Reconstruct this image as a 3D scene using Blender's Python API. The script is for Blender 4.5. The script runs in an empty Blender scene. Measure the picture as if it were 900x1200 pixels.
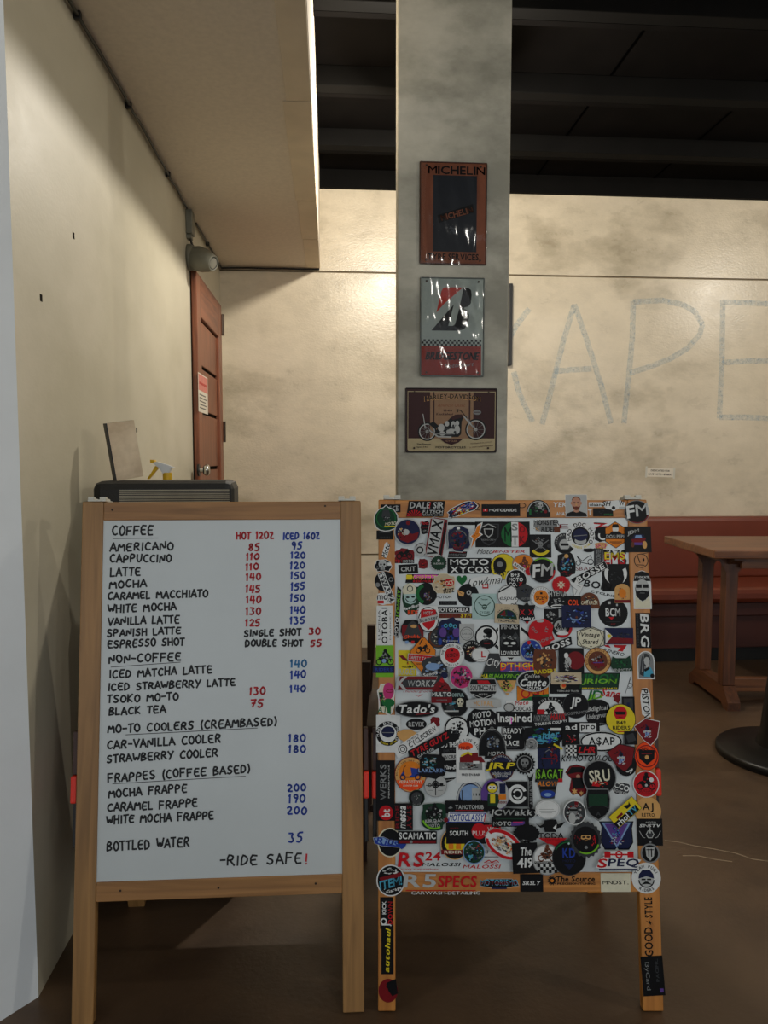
import bpy, bmesh, math, random
from mathutils import Vector, Matrix
S = bpy.context.scene
COL = S.collection
PI = math.pi
R = math.radians
# ------------------------------------------------------------------ camera
CAMH = 1.22
F = 870.0                       # focal length in pixels of the 900x1200 frame
PITCH, YAW = R(4.14), R(4.2)
cd = bpy.data.cameras.new('camera'); cam = bpy.data.objects.new('camera', cd); COL.objects.link(cam)
cam.location = (0, 0, CAMH); cam.rotation_euler = (PI/2 - PITCH, 0, -YAW)
cd.sensor_fit = 'VERTICAL'; cd.sensor_height = 36; cd.sensor_width = 27; cd.lens = F/1200*36
cd.clip_start = 0.02
S.camera = cam
# ------------------------------------------------------------------ world, exposure
w = bpy.data.worlds.new('world'); S.world = w; w.use_nodes = True
w.node_tree.nodes['Background'].inputs[0].default_value = (0.86, 0.93, 1.0, 1)
w.node_tree.nodes['Background'].inputs[1].default_value = 1.0
S.view_settings.view_transform = 'Standard'; S.view_settings.look = 'None'
S.view_settings.gamma = 1; S.view_settings.use_curve_mapping = False
S.view_settings.exposure = 0.0
S.cycles.max_bounces = 6; S.cycles.diffuse_bounces = 4
S.cycles.sample_clamp_indirect = 3.0
try: S.cycles.use_denoising = True
except Exception: pass
# lamps: (name, place, power, colour, radius)
WARM = (1.0, 0.93, 0.81)
LAMPS = [
    ('pendant_lamp', (0.44, 3.25, 2.64), 78, WARM, 0.045, 'black cone pendant lamp hanging behind the grey column'),
    ('pendant_lamp', (3.35, 3.05, 2.62), 45, WARM, 0.045, 'black cone pendant lamp over the dining table by the mural'),
    ('pendant_lamp', (0.80, -0.15, 2.42), 17, (1.0, 0.96, 0.87), 0.05, 'black cone pendant lamp nearest above the two boards'),
    ('pendant_lamp', (2.75, 0.75, 2.50), 46, (1.0, 0.94, 0.83), 0.05, 'black cone pendant lamp over the open floor right of the boards'),
    ('pendant_lamp', (2.0, -2.9, 2.50), 44, (1.0, 0.95, 0.85), 0.06, 'black cone pendant lamp near the open shop front'),
]
for n, p, e, c, r, lb in LAMPS:
    ld = bpy.data.lights.new('lamp_light', 'POINT'); ld.energy = e; ld.color = c; ld.shadow_soft_size = r
    lo = bpy.data.objects.new('lamp_light', ld); COL.objects.link(lo); lo.location = p
# ------------------------------------------------------------------ rays of the lens, used to take real positions
CP, SP, CY, SY = math.cos(PITCH), math.sin(PITCH), math.cos(YAW), math.sin(YAW)
EYE = Vector((0, 0, CAMH))
def ray(px, py):
    x, v = px - 450, -(py - 600)
    f = F*CP + v*SP; z = -F*SP + v*CP
    return Vector((x*CY + f*SY, f*CY - x*SY, z))
def hit(px, py, P, N):
    d = ray(px, py); return EYE + d*((Vector(P)-EYE).dot(N)/d.dot(N))
def on_floor(px, py, z=0.0): return hit(px, py, (0, 0, z), Vector((0, 0, 1)))
def on_y(px, py, y): return hit(px, py, (0, y, 0), Vector((0, 1, 0)))
def on_x(px, py, x): return hit(px, py, (x, 0, 0), Vector((1, 0, 0)))
# ------------------------------------------------------------------ materials
MATS = {}
def nodes(m):
    m.use_nodes = True; nt = m.node_tree; return nt, nt.nodes, nt.links, nt.nodes['Principled BSDF']
def srgb(c):
    return tuple((v/12.92 if v <= .04045 else ((v+.055)/1.055)**2.4) for v in [x/255 for x in c])
def mat(name, col, rough=.5, metal=0, noise=.12, scale=30, bump=0, coat=0, stretch=None, lin=False, spec=.5):
    if name in MATS: return MATS[name]
    m = bpy.data.materials.new(name); nt, N, L, B = nodes(m)
    c = col if lin else srgb(col)
    B.inputs['Roughness'].default_value = rough; B.inputs['Metallic'].default_value = metal; B.inputs['Specular IOR Level'].default_value = spec
    if coat: B.inputs['Coat Weight'].default_value = coat; B.inputs['Coat Roughness'].default_value = .15
    tc = N.new('ShaderNodeTexCoord'); mp = N.new('ShaderNodeMapping'); L.new(tc.outputs['Object'], mp.inputs[0])
    mp.inputs['Scale'].default_value = stretch or (1, 1, 1)
    nz = N.new('ShaderNodeTexNoise'); nz.inputs['Scale'].default_value = scale; nz.inputs['Detail'].default_value = 4
    L.new(mp.outputs[0], nz.inputs['Vector'])
    rp = N.new('ShaderNodeValToRGB'); L.new(nz.outputs[0], rp.inputs[0])
    rp.color_ramp.elements[0].position = .3; rp.color_ramp.elements[1].position = .7
    rp.color_ramp.elements[0].color = tuple(v*(1-noise) for v in c)+(1,)
    rp.color_ramp.elements[1].color = tuple(min(1, v*(1+noise)) for v in c)+(1,)
    L.new(rp.outputs[0], B.inputs['Base Color'])
    if bump:
        b = N.new('ShaderNodeBump'); b.inputs['Strength'].default_value = bump; b.inputs['Distance'].default_value = .004
        L.new(nz.outputs[0], b.inputs['Height']); L.new(b.outputs[0], B.inputs['Normal'])
    MATS[name] = m; return m
def plaster(name, base, dark, light, rough=.4, s1=1.6, s2=7, bump=.15, dpos=(.38, .60), gloss_var=.15, streak=(1, 1, 1.6), detail_dark=.5):
    m = bpy.data.materials.new(name); nt, N, L, B = nodes(m)
    tc = N.new('ShaderNodeTexCoord'); mp = N.new('ShaderNodeMapping'); L.new(tc.outputs['Object'], mp.inputs[0])
    mp.inputs['Scale'].default_value = streak
    def nz(sc, d, rg=.6):
        n = N.new('ShaderNodeTexNoise'); n.inputs['Scale'].default_value = sc; n.inputs['Detail'].default_value = d
        n.inputs['Roughness'].default_value = rg; L.new(mp.outputs[0], n.inputs['Vector']); return n
    n1 = nz(s1, 6); n2 = nz(s2, 8, .7); n3 = nz(60, 3)
    r1 = N.new('ShaderNodeValToRGB'); L.new(n1.outputs[0], r1.inputs[0])
    e = r1.color_ramp.elements; e[0].position, e[1].position = dpos
    e[0].color = srgb(dark)+(1,); e[1].color = srgb(base)+(1,)
    r2 = N.new('ShaderNodeValToRGB'); L.new(n2.outputs[0], r2.inputs[0]); e = r2.color_ramp.elements
    e[0].position = .32; e[1].position = .62; e[0].color = (detail_dark,)*3+(1,); e[1].color = (1, 1, 1, 1)
    mx = N.new('ShaderNodeMixRGB'); mx.blend_type = 'MULTIPLY'; mx.inputs[0].default_value = .6
    L.new(r1.outputs[0], mx.inputs[1]); L.new(r2.outputs[0], mx.inputs[2])
    r3 = N.new('ShaderNodeValToRGB'); L.new(n1.outputs['Color'], r3.inputs[0]); e = r3.color_ramp.elements
    e[0].position = .5; e[1].position = .72; e[0].color = (0, 0, 0, 1); e[1].color = (1, 1, 1, 1)
    mx2 = N.new('ShaderNodeMixRGB'); L.new(r3.outputs[0], mx2.inputs[0]); L.new(mx.outputs[0], mx2.inputs[1]); mx2.inputs[2].default_value = srgb(light)+(1,)
    L.new(mx2.outputs[0], B.inputs['Base Color'])
    mr = N.new('ShaderNodeMapRange'); L.new(n2.outputs[0], mr.inputs[0])
    mr.inputs[3].default_value = rough-gloss_var; mr.inputs[4].default_value = rough+gloss_var; L.new(mr.outputs[0], B.inputs['Roughness'])
    b = N.new('ShaderNodeBump'); b.inputs['Strength'].default_value = bump; b.inputs['Distance'].default_value = .004
    ad = N.new('ShaderNodeMath'); ad.operation = 'ADD'; L.new(n2.outputs[0], ad.inputs[0]); L.new(n3.outputs[0], ad.inputs[1])
    L.new(ad.outputs[0], b.inputs['Height']); L.new(b.outputs[0], B.inputs['Normal'])
    return m
def wood(name, c1, c2, rough=.45, axis='Z', sc=14):
    m = bpy.data.materials.new(name); nt, N, L, B = nodes(m)
    tc = N.new('ShaderNodeTexCoord'); mp = N.new('ShaderNodeMapping'); L.new(tc.outputs['Object'], mp.inputs[0])
    s = {'X': (.5, 8, 8), 'Z': (8, 8, .5), 'Y': (8, .5, 8)}[axis]; mp.inputs['Scale'].default_value = s
    n = N.new('ShaderNodeTexNoise'); n.inputs['Scale'].default_value = sc; n.inputs['Detail'].default_value = 6; n.inputs['Distortion'].default_value = 1.2
    L.new(mp.outputs[0], n.inputs['Vector'])
    n2 = N.new('ShaderNodeTexNoise'); n2.inputs['Scale'].default_value = 3; L.new(tc.outputs['Object'], n2.inputs['Vector'])
    ad = N.new('ShaderNodeMath'); ad.operation = 'MULTIPLY_ADD'; L.new(n2.outputs[0], ad.inputs[0]); ad.inputs[1].default_value = .35; L.new(n.outputs[0], ad.inputs[2])
    r = N.new('ShaderNodeValToRGB'); L.new(ad.outputs[0], r.inputs[0]); e = r.color_ramp.elements
    e[0].position = .45; e[1].position = .85; e[0].color = srgb(c1)+(1,); e[1].color = srgb(c2)+(1,)
    L.new(r.outputs[0], B.inputs['Base Color']); B.inputs['Roughness'].default_value = rough
    b = N.new('ShaderNodeBump'); b.inputs['Strength'].default_value = .12; b.inputs['Distance'].default_value = .002
    L.new(n.outputs[0], b.inputs['Height']); L.new(b.outputs[0], B.inputs['Normal'])
    MATS[name] = m; return m
# ------------------------------------------------------------------ mesh helpers
class MB:
    def __init__(s): s.v = []; s.f = []; s.m = []; s.mats = []; s.smooth = []
    def mi(s, m):
        if m not in s.mats: s.mats.append(m)
        return s.mats.index(m)
    def add(s, vs, fs, m, smooth=False):
        o = len(s.v); k = s.mi(m); s.v += [tuple(p) for p in vs]
        for f in fs: s.f.append([o+i for i in f]); s.m.append(k); s.smooth.append(smooth)
    def box(s, a, b, m, M=None, bev=0.0):
        (x0, y0, z0), (x1, y1, z1) = [min(p) for p in zip(a, b)], [max(p) for p in zip(a, b)]
        if bev <= 0:
            vs = [(x, y, z) for x in (x0, x1) for y in (y0, y1) for z in (z0, z1)]
            fs = [(0, 1, 3, 2), (4, 6, 7, 5), (0, 4, 5, 1), (2, 3, 7, 6), (0, 2, 6, 4), (1, 5, 7, 3)]
        else:
            bm = bmesh.new(); bmesh.ops.create_cube(bm, size=1)
            for v in bm.verts: v.co = Vector(((x0+x1)/2+v.co.x*(x1-x0), (y0+y1)/2+v.co.y*(y1-y0), (z0+z1)/2+v.co.z*(z1-z0)))
            bmesh.ops.bevel(bm, geom=bm.edges[:], offset=min(bev, .49*min(x1-x0, y1-y0, z1-z0)), segments=2, affect='EDGES', profile=.5)
            bm.verts.ensure_lookup_table(); vs = [v.co.copy() for v in bm.verts]; fs = [[v.index for v in f.verts] for f in bm.faces]
            bm.free()
        if M is not None: vs = [M @ Vector(p) for p in vs]
        s.add(vs, fs, m)
    def tube(s, p, q, r, m, r2=None, n=12, caps=True):
        p, q = Vector(p), Vector(q); r2 = r if r2 is None else r2
        z = (q-p).normalized(); a = Vector((1, 0, 0)) if abs(z.x) < .8 else Vector((0, 1, 0))
        x = z.cross(a).normalized(); y = z.cross(x)
        vs = [p+(x*math.cos(2*PI*i/n)+y*math.sin(2*PI*i/n))*r for i in range(n)]+[q+(x*math.cos(2*PI*i/n)+y*math.sin(2*PI*i/n))*r2 for i in range(n)]
        s.add(vs, [(i, (i+1) % n, n+(i+1) % n, n+i) for i in range(n)], m, True)
        if caps: s.add(vs[:n], [list(range(n))[::-1]], m); s.add(vs[n:], [list(range(n))], m)
    def path(s, pts, r, m, n=8):
        for a, b in zip(pts[:-1], pts[1:]): s.tube(a, b, r, m, n=n)
    def lathe(s, prof, m, c=(0, 0, 0), n=28, M=None):
        vs = []
        for r_, z in prof: vs += [Vector((c[0]+r_*math.cos(2*PI*i/n), c[1]+r_*math.sin(2*PI*i/n), c[2]+z)) for i in range(n)]
        if M is not None: vs = [M @ p for p in vs]
        fs = [(j*n+i, j*n+(i+1) % n, (j+1)*n+(i+1) % n, (j+1)*n+i) for j in range(len(prof)-1) for i in range(n)]
        s.add(vs, fs, m, True)
    def prism(s, poly, y0, y1, m, side=None):
        """polygon in (x,z) extruded from y0 to y1"""
        n = len(poly); vs = [(x, y0, z) for x, z in poly]+[(x, y1, z) for x, z in poly]
        s.add(vs, [list(range(n)), list(range(n, 2*n))[::-1]], m)
        s.add(vs, [(i, i+n, (i+1) % n+n, (i+1) % n) for i in range(n)], side or m)
    def build(s, name, parent=None, loc=None, rot=None):
        me = bpy.data.meshes.new(name); me.from_pydata(s.v, [], s.f); 
        for m in s.mats: me.materials.append(m)
        me.polygons.foreach_set('material_index', s.m); me.polygons.foreach_set('use_smooth', s.smooth); me.update()
        o = bpy.data.objects.new(name, me); COL.objects.link(o)
        if parent is not None: o.parent = parent
        if loc is not None: o.location = loc
        if rot is not None: o.rotation_euler = rot
        return o
def link(o, parent=None):
    COL.objects.link(o)
    if parent is not None: o.parent = parent
    return o
def thing(name, label, cat, loc=(0, 0, 0), rotz=0, group=None):
    o = bpy.data.objects.new(name, None); COL.objects.link(o); o.empty_display_size = .05
    o.location = loc; o.rotation_euler = (0, 0, rotz); return tag(o, label, cat, group)
def tag(o, label, cat, group=None):
    o['label'] = label; o['category'] = cat
    if group: o['group'] = group
    return o
def struct(o, label=None):
    o['kind'] = 'structure'
    if label: o['label'] = label
    return o
# ------------------------------------------------------------------ glyphs of the built-in font, read once
GL = {}
def load_glyphs():
    chars = sorted(set("ABCDEFGHIJKLMNOPQRSTUVWXYZabcdefghijklmnopqrstuvwxyz0123456789.,'!$&*-+#/:"))
    obs = []
    for off in (0.0, 0.024):
        for ch in chars:
            c = bpy.data.curves.new('g', 'FONT'); c.body = ch; c.resolution_u = 2; c.offset = off*(0 if ch in 'MWNmw#&' else 1); c.size = 1
            o = bpy.data.objects.new('g', c); COL.objects.link(o); obs.append((ch, off > 0, o))
    dg = bpy.context.evaluated_depsgraph_get(); dg.update()
    for ch, bold, o in obs:
        e = o.evaluated_get(dg); me = e.to_mesh()
        vs = [(v.co.x, v.co.y) for v in me.vertices]; fs = [list(p.vertices) for p in me.polygons]
        x0 = min([p[0] for p in vs] or [0]); x1 = max([p[0] for p in vs] or [.3])
        GL[(ch, bold)] = ([(x-x0, y) for x, y in vs], fs, x1-x0); e.to_mesh_clear()
    for _, _, o in obs:
        c = o.data; bpy.data.objects.remove(o); bpy.data.curves.remove(c)
load_glyphs()
def text2d(txt, bold=True, gap=.07):
    """returns verts2d, faces, width, ymin, ymax of a line of text"""
    V, FC, x = [], [], 0.0
    for ch in txt:
        if ch == ' ': x += .28; continue
        vs, fs, wd = GL.get((ch, bold), GL[('-', bold)])
        for dx in ((-.010, .010) if bold and ch in 'MWNmw' else (0,)):
            o = len(V); V += [(x+a+dx, b) for a, b in vs]; FC += [[o+i for i in f] for f in fs]
        x += wd+gap
    x -= gap
    return V, FC, x, min(p[1] for p in V), max(p[1] for p in V)
# ------------------------------------------------------------------ structure
XL, YB, ZS, ZC = -0.665, 4.72, 2.395, 2.865       # left wall, back wall, soffit underside, top of the back wall
M_wall = plaster('plaster_beige', (212, 199, 175), (166, 154, 130), (226, 213, 190), rough=.31, s1=1.3, s2=5, bump=.3, detail_dark=.74, dpos=(.33, .50))
M_left = plaster('plaster_left', (196, 189, 168), (180, 173, 151), (206, 198, 180), rough=.5, s1=.9, s2=3, bump=.10, detail_dark=.9)
M_soff = mat('soffit_paint', (222, 210, 192), .8, noise=.05, scale=60, bump=.15)
M_soff2 = mat('soffit_tape', (222, 206, 180), .8, noise=.06, scale=8)
M_pier = mat('pier_paint', (226, 232, 236), .7, noise=.04, scale=5)
M_col = plaster('column_concrete', (192, 188, 172), (140, 138, 124), (204, 200, 186), rough=.55, s1=2.2, s2=7, bump=.12, detail_dark=.8)
M_floor = plaster('floor_concrete', (88, 67, 48), (68, 52, 38), (98, 77, 56), rough=.42, s1=1.5, s2=9, bump=.2, streak=(1, 1, 1), detail_dark=.8)
M_black = mat('ceiling_black', (15, 13, 12), .9, noise=.2, scale=6, spec=.04)
M_beam = mat('beam_black', (12, 11, 10), .8, noise=.2, scale=6, spec=.08)
M_dark = mat('dark_gap', (30, 26, 22), .9, spec=.05)
b = MB(); b.box((-3, -3.5, -.1), (6, YB+.15, 0), M_floor); floor = struct(b.build('floor'))
# crack and scuffs in the floor
M_crack = mat('crack_filler', (158, 140, 116), .7, noise=.3, scale=40)
b = MB()
for pts in ([(779, 985), (795, 987), (812, 991), (836, 995), (862, 1000), (882, 1007), (905, 1010)], [(800, 1003), (818, 1003), (836, 1007), (858, 1010)]):
    q = [on_floor(*p) for p in pts]
    for i in range(len(q)-1):
        a, c = q[i], q[i+1]; n = Vector((-(c-a).y, (c-a).x, 0)).normalized()*.0022
        b.add([a-n+Vector((0, 0, .0006)), c-n*.7+Vector((0, 0, .0006)), c+n*.7+Vector((0, 0, .0006)), a+n+Vector((0, 0, .0006))], [(0, 1, 2, 3)], M_crack)
struct(b.build('crack', floor), 'pale hairline crack in the brown floor')
b = MB(); b.box((XL-.3, YB+.012, 0), (6, YB+.15, ZC+.3), mat('groove_filler', (120, 106, 84), .8)); wb = struct(b.build('wall_back'))
ZG1, ZG2 = 2.375, .605
for k, (z0, z1) in enumerate(((0, ZG2-.005), (ZG2+.005, ZG1-.006), (ZG1+.006, ZC+.25))):
    b = MB(); b.box((XL-.2, YB, z0), (5.9, YB+.0119, z1), M_wall); b.build('panel', wb)
yE = 1.655
b = MB(); b.box((XL-.12, yE, 0), (XL, YB, ZC), M_left); wl = struct(b.build('wall_left'))
# small nail holes and patches on the left wall
b = MB()
for px, py in ((86, 276), (48, 349), (160, 504)):
    p = on_x(px, py, XL); b.box((XL, p.y-.006, p.z-.008), (XL+.001, p.y+.006, p.z+.008), M_dark)
struct(b.build('nail_hole', wl))
E = Vector((XL, yE, 0)); P0 = on_floor(0, 1197); d = (P0-E); d.z = 0; d.normalize(); n = Vector((d.y, -d.x, 0))
if n.x < 0: n = -n
b = MB(); q = [E, E+d*1.1, E+d*1.1-n*.3, E-n*.12+Vector((0, .12, 0))]
b.add([(p.x, p.y, z) for z in (0, ZS) for p in q], [(0, 1, 2, 3), (7, 6, 5, 4)]+[(i, (i+1) % 4, (i+1) % 4+4, i+4) for i in range(4)], M_pier)
struct(b.build('wall_pier'))
XS1, XS0 = -.0515, -.141
b = MB(); b.box((-2.6, -3.2, ZS), (XS1, YB, ZC+.3), M_soff); so = struct(b.build('wall_soffit'), 'plastered soffit box along the left wall')
b = MB(); ys = [-3.2, -.5, 1.2, 2.55, 3.5, 4.1, YB-.01]
for i in range(len(ys)-1):
    j = .006*((i*7) % 3-1); b.box((XS0+j, ys[i]+.004, ZS-.0035), (XS1-.002, ys[i+1]-.004, ZS), M_soff2, bev=.0015)
struct(b.build('joint_tape', so), 'paler joint tape along the soffit edge')
b = MB(); b.box((-2.6, -3.2, ZC+.12), (6, YB+.15, ZC+.3), M_black); ce = struct(b.build('ceiling'))
for y in (-2.6, -1.2, .0, .9, 1.6, 2.2, 2.85, 3.48, 4.12):   # purlins under the black ceiling boards
    b = MB(); b.box((XS1, y, ZC+.03), (5.9, y+.075, ZC+.12), M_beam, bev=.004); b.box((XS1, y+.075, ZC+.03), (5.9, y+.11, ZC+.036), M_black); b.build('purlin', ce)
for i, x in enumerate((.62, 1.3, 2.05, 2.9, 3.8)):            # seams between the boards
    b = MB(); b.box((x, -3, ZC+.117), (x+.008, YB, ZC+.121), mat('seam_black', (4, 4, 4), .9, spec=0)); b.build('seam', ce)
b = MB(); b.box((XS1, YB-.03, ZC+.01), (5.9, YB-.001, ZC+.12), M_beam); b.build('purlin', ce)
b = MB(); b.box((5.9, -3.5, 0), (6.0, YB, ZC+.3), M_wall); struct(b.build('wall_right'))
# the column
YC = 2.6
cl, cr = on_y(465.5, 560, YC).x, on_y(597, 300, YC).x
b = MB(); b.box((cl, YC, 0), (cr, YC+.07, ZC+.12), M_col, bev=.006); colo = struct(b.build('wall_column'), 'grey concrete column behind the two boards')
# ------------------------------------------------------------------ door in the left wall
M_door = wood('door_wood', (100, 54, 34), (148, 88, 58), .42, 'Z', 5)
M_door2 = wood('door_wood_across', (94, 50, 32), (142, 84, 56), .45, 'Y', 5)
M_brass = mat('dark_hinge', (58, 46, 36), .4, .7); M_chrome = mat('chrome', (200, 200, 196), .16, 1, noise=.02)
M_bk = mat('black_plastic', (22, 22, 22), .45, noise=.1)
ya, yz, zt = on_x(223, 330, XL).y, on_x(254, 400, XL).y, on_x(222, 316, XL).z
b = MB(); b.box((XL-.001, ya-.012, 0), (XL+.0015, yz+.012, zt+.012), M_dark); dr = struct(b.build('door_1'))
X0, X1 = XL+.002, XL+.03; st = .11
def dpart(name, y0, y1, z0, z1, x1=X1, m=M_door, bev=.004, lab=None):
    b = MB(); b.box((X0, y0, z0), (x1, y1, z1), m, bev=bev); o = b.build(name, dr)
    if lab: o['label'] = lab
    return o
dpart('stile', ya, ya+st, .01, zt); dpart('stile', yz-st, yz, .01, zt)
zp = [zt-.20, zt-.44, zt-.67, zt-.96, zt-1.2, zt-1.43, zt-1.72, zt-1.95]
dpart('rail', ya+st, yz-st, zp[0], zt, m=M_door2)
for i, z in enumerate(zp):
    z1 = zp[i+1]+.012 if i+1 < len(zp) else .16
    dpart('panel', ya+st, yz-st, z1, z-.006, X0+.012, M_door, .003)
dpart('rail', ya+st, yz-st, .01, .16, m=M_door2)
for py in (383, 506):
    z = on_x(256, py, XL).z; b = MB(); b.box((XL, yz-.004, z-.06), (XL+.036, yz+.028, z+.06), M_brass, bev=.003)
    b.tube((XL+.036, yz+.012, z-.062), (XL+.036, yz+.012, z+.062), .008, M_brass); b.build('hinge', dr)
p = on_x(231, 551, X1); b = MB(); b.tube((X1, p.y+.02, p.z), (X1+.008, p.y+.02, p.z), .03, M_bk, n=20); b.tube((X1, p.y+.02, p.z), (X1+.03, p.y+.02, p.z), .011, M_chrome)
b.lathe([(0, .025), (.02, .027), (.028, .038), (.028, .048), (.02, .056), (0, .058)], M_chrome, M=Matrix.Translation((X1, p.y+.02, p.z)) @ Matrix.Rotation(PI/2, 4, 'Y')); h = b.build('handle', dr); h['label'] = 'chrome knob on a black rose'
# ------------------------------------------------------------------ flat art: everything is drawn on a plane (u right, v up, w out)
PAL = dict(k=(15, 15, 16), w=(206, 208, 206), r=(178, 22, 30), g=(24, 96, 48), b=(34, 58, 140), y=(206, 186, 36), o=(206, 118, 30), p=(182, 50, 110),
           gy=(120, 122, 122), dg=(52, 54, 56), lg=(168, 170, 168), c=(70, 150, 176), br=(96, 52, 32), tan=(196, 150, 90), cr=(204, 200, 176), lb=(120, 150, 190), pu=(88, 60, 130),
           lm=(110, 170, 40), rd=(110, 20, 26), dgn=(22, 54, 36), nv=(24, 30, 62), sk=(176, 128, 104), or2=(224, 70, 22), mint=(160, 186, 182), fl=(226, 64, 190), beige=(184, 168, 140))
def pm(k): return mat('print_'+k, PAL[k], .4, noise=.05, scale=90, spec=.12)
LAY = .00006
class Art:
    """collects flat coloured shapes; crop coordinates (y down) become metres on the plane"""
    def __init__(s, cx, cy, k, rot=0, w0=0.0, ox=0.0, oy=0.0):
        s.mb = MB(); s.cx, s.cy, s.k = cx, cy, k; s.c, s.s = math.cos(R(rot)), math.sin(R(rot)); s.w = w0
    def pt(s, x, y, w):           # x right, y down in crop units about the centre
        a, c = x*s.c+y*s.s, -y*s.c+x*s.s
        return (s.cx+a*s.k, -w, s.cy+c*s.k)
    def poly(s, pts, col, up=True):
        if up: s.w += LAY
        s.mb.add([s.pt(x, y, s.w) for x, y in pts], [list(range(len(pts)))], pm(col))
    def ell(s, x, y, rx, ry, col, n=28, up=True): s.poly([(x+rx*math.cos(2*PI*i/n), y+ry*math.sin(2*PI*i/n)) for i in range(n)], col, up)
    def circ(s, x, y, r, col, up=True, n=24): s.ell(x, y, r, r, col, n, up)
    def rect(s, x, y, w, h, col, rot=0, up=True):
        c, q = math.cos(R(rot)), math.sin(R(rot))
        s.poly([(x+a*c+b_*q, y-a*q+b_*c) for a, b_ in ((-w/2, -h/2), (w/2, -h/2), (w/2, h/2), (-w/2, h/2))], col, up)
    def ring(s, x, y, r, t, col, n=28, ry=None, a0=0, a1=360):
        s.w += LAY; ry = ry or r; vs = []; full = a1-a0 >= 360
        for i in range(n+1):
            a = R(a0+(a1-a0)*i/n); vs += [s.pt(x+r*math.cos(a), y-ry*math.sin(a), s.w), s.pt(x+(r-t)*math.cos(a), y-(ry-t)*math.sin(a), s.w)]
        s.mb.add(vs, [(2*i, 2*i+1, 2*i+3, 2*i+2) for i in range(n)], pm(col))
    def line(s, pts, t, col, up=True):
        if up: s.w += LAY
        for i in range(len(pts)-1):
            (x0, y0), (x1, y1) = pts[i], pts[i+1]; l = math.hypot(x1-x0, y1-y0) or 1; nx, ny = -(y1-y0)/l*t/2, (x1-x0)/l*t/2
            s.mb.add([s.pt(x0+nx, y0+ny, s.w), s.pt(x1+nx, y1+ny, s.w), s.pt(x1-nx, y1-ny, s.w), s.pt(x0-nx, y0-ny, s.w)], [(0, 1, 2, 3)], pm(col))
    def text(s, t, x, y, w, h, col, sh=0.0, rot=0, bold=True, up=True, arch=0):
        """text centred at x,y fitted into w by h; sh slants, rot turns (counter-clockwise), arch lifts the middle"""
        V, FC, tw, y0, y1 = text2d(t, bold)
        if up: s.w += LAY
        c, q = math.cos(R(rot)), math.sin(R(rot)); out = []
        for a, b_ in V:
            yy = (b_-y0)/(y1-y0)-.5; xx = a/tw-.5; X = xx*w+sh*yy*h; Y = yy*h+arch*(1-4*xx*xx)
            X, Y = X*c-Y*q, X*q+Y*c; out.append(s.pt(x+X, y-Y, s.w))
        s.mb.add(out, FC, pm(col))
    def arc(s, t, x, y, r, h, col, a0, a1, inside=False):
        """letters along a circle from angle a0 to a1 (degrees, counter-clockwise from the right)"""
        s.w += LAY; n = len(t)
        for i, ch in enumerate(t):
            if ch == ' ': continue
            V, FC, tw = GL.get((ch, True), GL[('-', True)]); a = R(a0+(a1-a0)*(i+.5)/n)
            ux, uy = (math.sin(a), -math.cos(a)) if not inside else (-math.sin(a), math.cos(a)); vx, vy = (math.cos(a), math.sin(a)) if not inside else (-math.cos(a), -math.sin(a))
            wd = min(tw/.72*h, abs(R(a1-a0))*r/n*.92)
            o = []
            for p, q in V:
                X = (p/tw-.5)*wd; Y = (q/.72-.5)*h; o.append(s.pt(x+r*math.cos(a)+X*ux+Y*vx, y-(r*math.sin(a)+X*uy+Y*vy), s.w))
            s.mb.add(o, FC, pm(col))
    def noise(s, x, y, rx, ry, cols, n, seed, sz=.28, ellip=True):
        rd = random.Random(seed); n = int(n*1.7); sz *= .85
        for i in range(n):
            while True:
                a, b_ = rd.uniform(-1, 1), rd.uniform(-1, 1)
                if not ellip or a*a+b_*b_ < 1: break
            f = sz*rd.uniform(.4, 1)
            a *= 1-f; b_ *= 1-f
            k = rd.randint(4, 7); t0 = rd.random()*6; pts = []
            for j in range(k):
                th = t0+2*PI*j/k; q = f*rd.uniform(.5, 1); pts.append((x+rx*(a+q*math.cos(th)), y+ry*(b_+q*math.sin(th)*.9)))
            s.poly(pts, rd.choice(cols.split()), up=(i % 4 == 0))
    def moto(s, x, y, z, col, c2='lg'):
        for dx in (-.62, .62): s.ring(x+dx*z, y+.3*z, .36*z, .12*z, col, 16)
        s.poly([(x+a*z, y+b_*z) for a, b_ in ((-.75, -.18), (-.3, -.3), (-.1, -.1), (.2, -.42), (.5, -.5), (.62, -.3), (.3, .1), (.25, .4), (-.35, .42), (-.5, .1))], col)
        s.line([(x+.35*z, y-.62*z), (x+.45*z, y-.45*z), (x+.65*z, y+.3*z)], .09*z, col); s.circ(x+.02*z, y+.18*z, .14*z, c2)
    def rider(s, x, y, z, col, c2='lg'):
        s.moto(x, y+.2*z, z, col, c2); s.circ(x+.05*z, y-.72*z, .2*z, col); s.poly([(x+a*z, y+b_*z) for a, b_ in ((-.3, -.1), (-.22, -.6), (.2, -.6), (.5, -.3), (.42, -.22), (.1, -.35), (.1, 0))], col, False)
    def skull(s, x, y, z, col, c2='k'):
        s.ell(x, y-.12*z, .42*z, .42*z, col, 20); s.rect(x, y+.3*z, .44*z, .34*z, col, up=False)
        for d_ in (-1, 1): s.ell(x+d_*.17*z, y-.08*z, .1*z, .11*z, c2, 10, up=d_ < 0)
        s.poly([(x, y+.06*z), (x+.05*z, y+.18*z), (x-.05*z, y+.18*z)], c2, False)
        for i in (-1, 0, 1): s.rect(x+i*.11*z, y+.36*z, .03*z, .2*z, c2, up=False)
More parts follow.
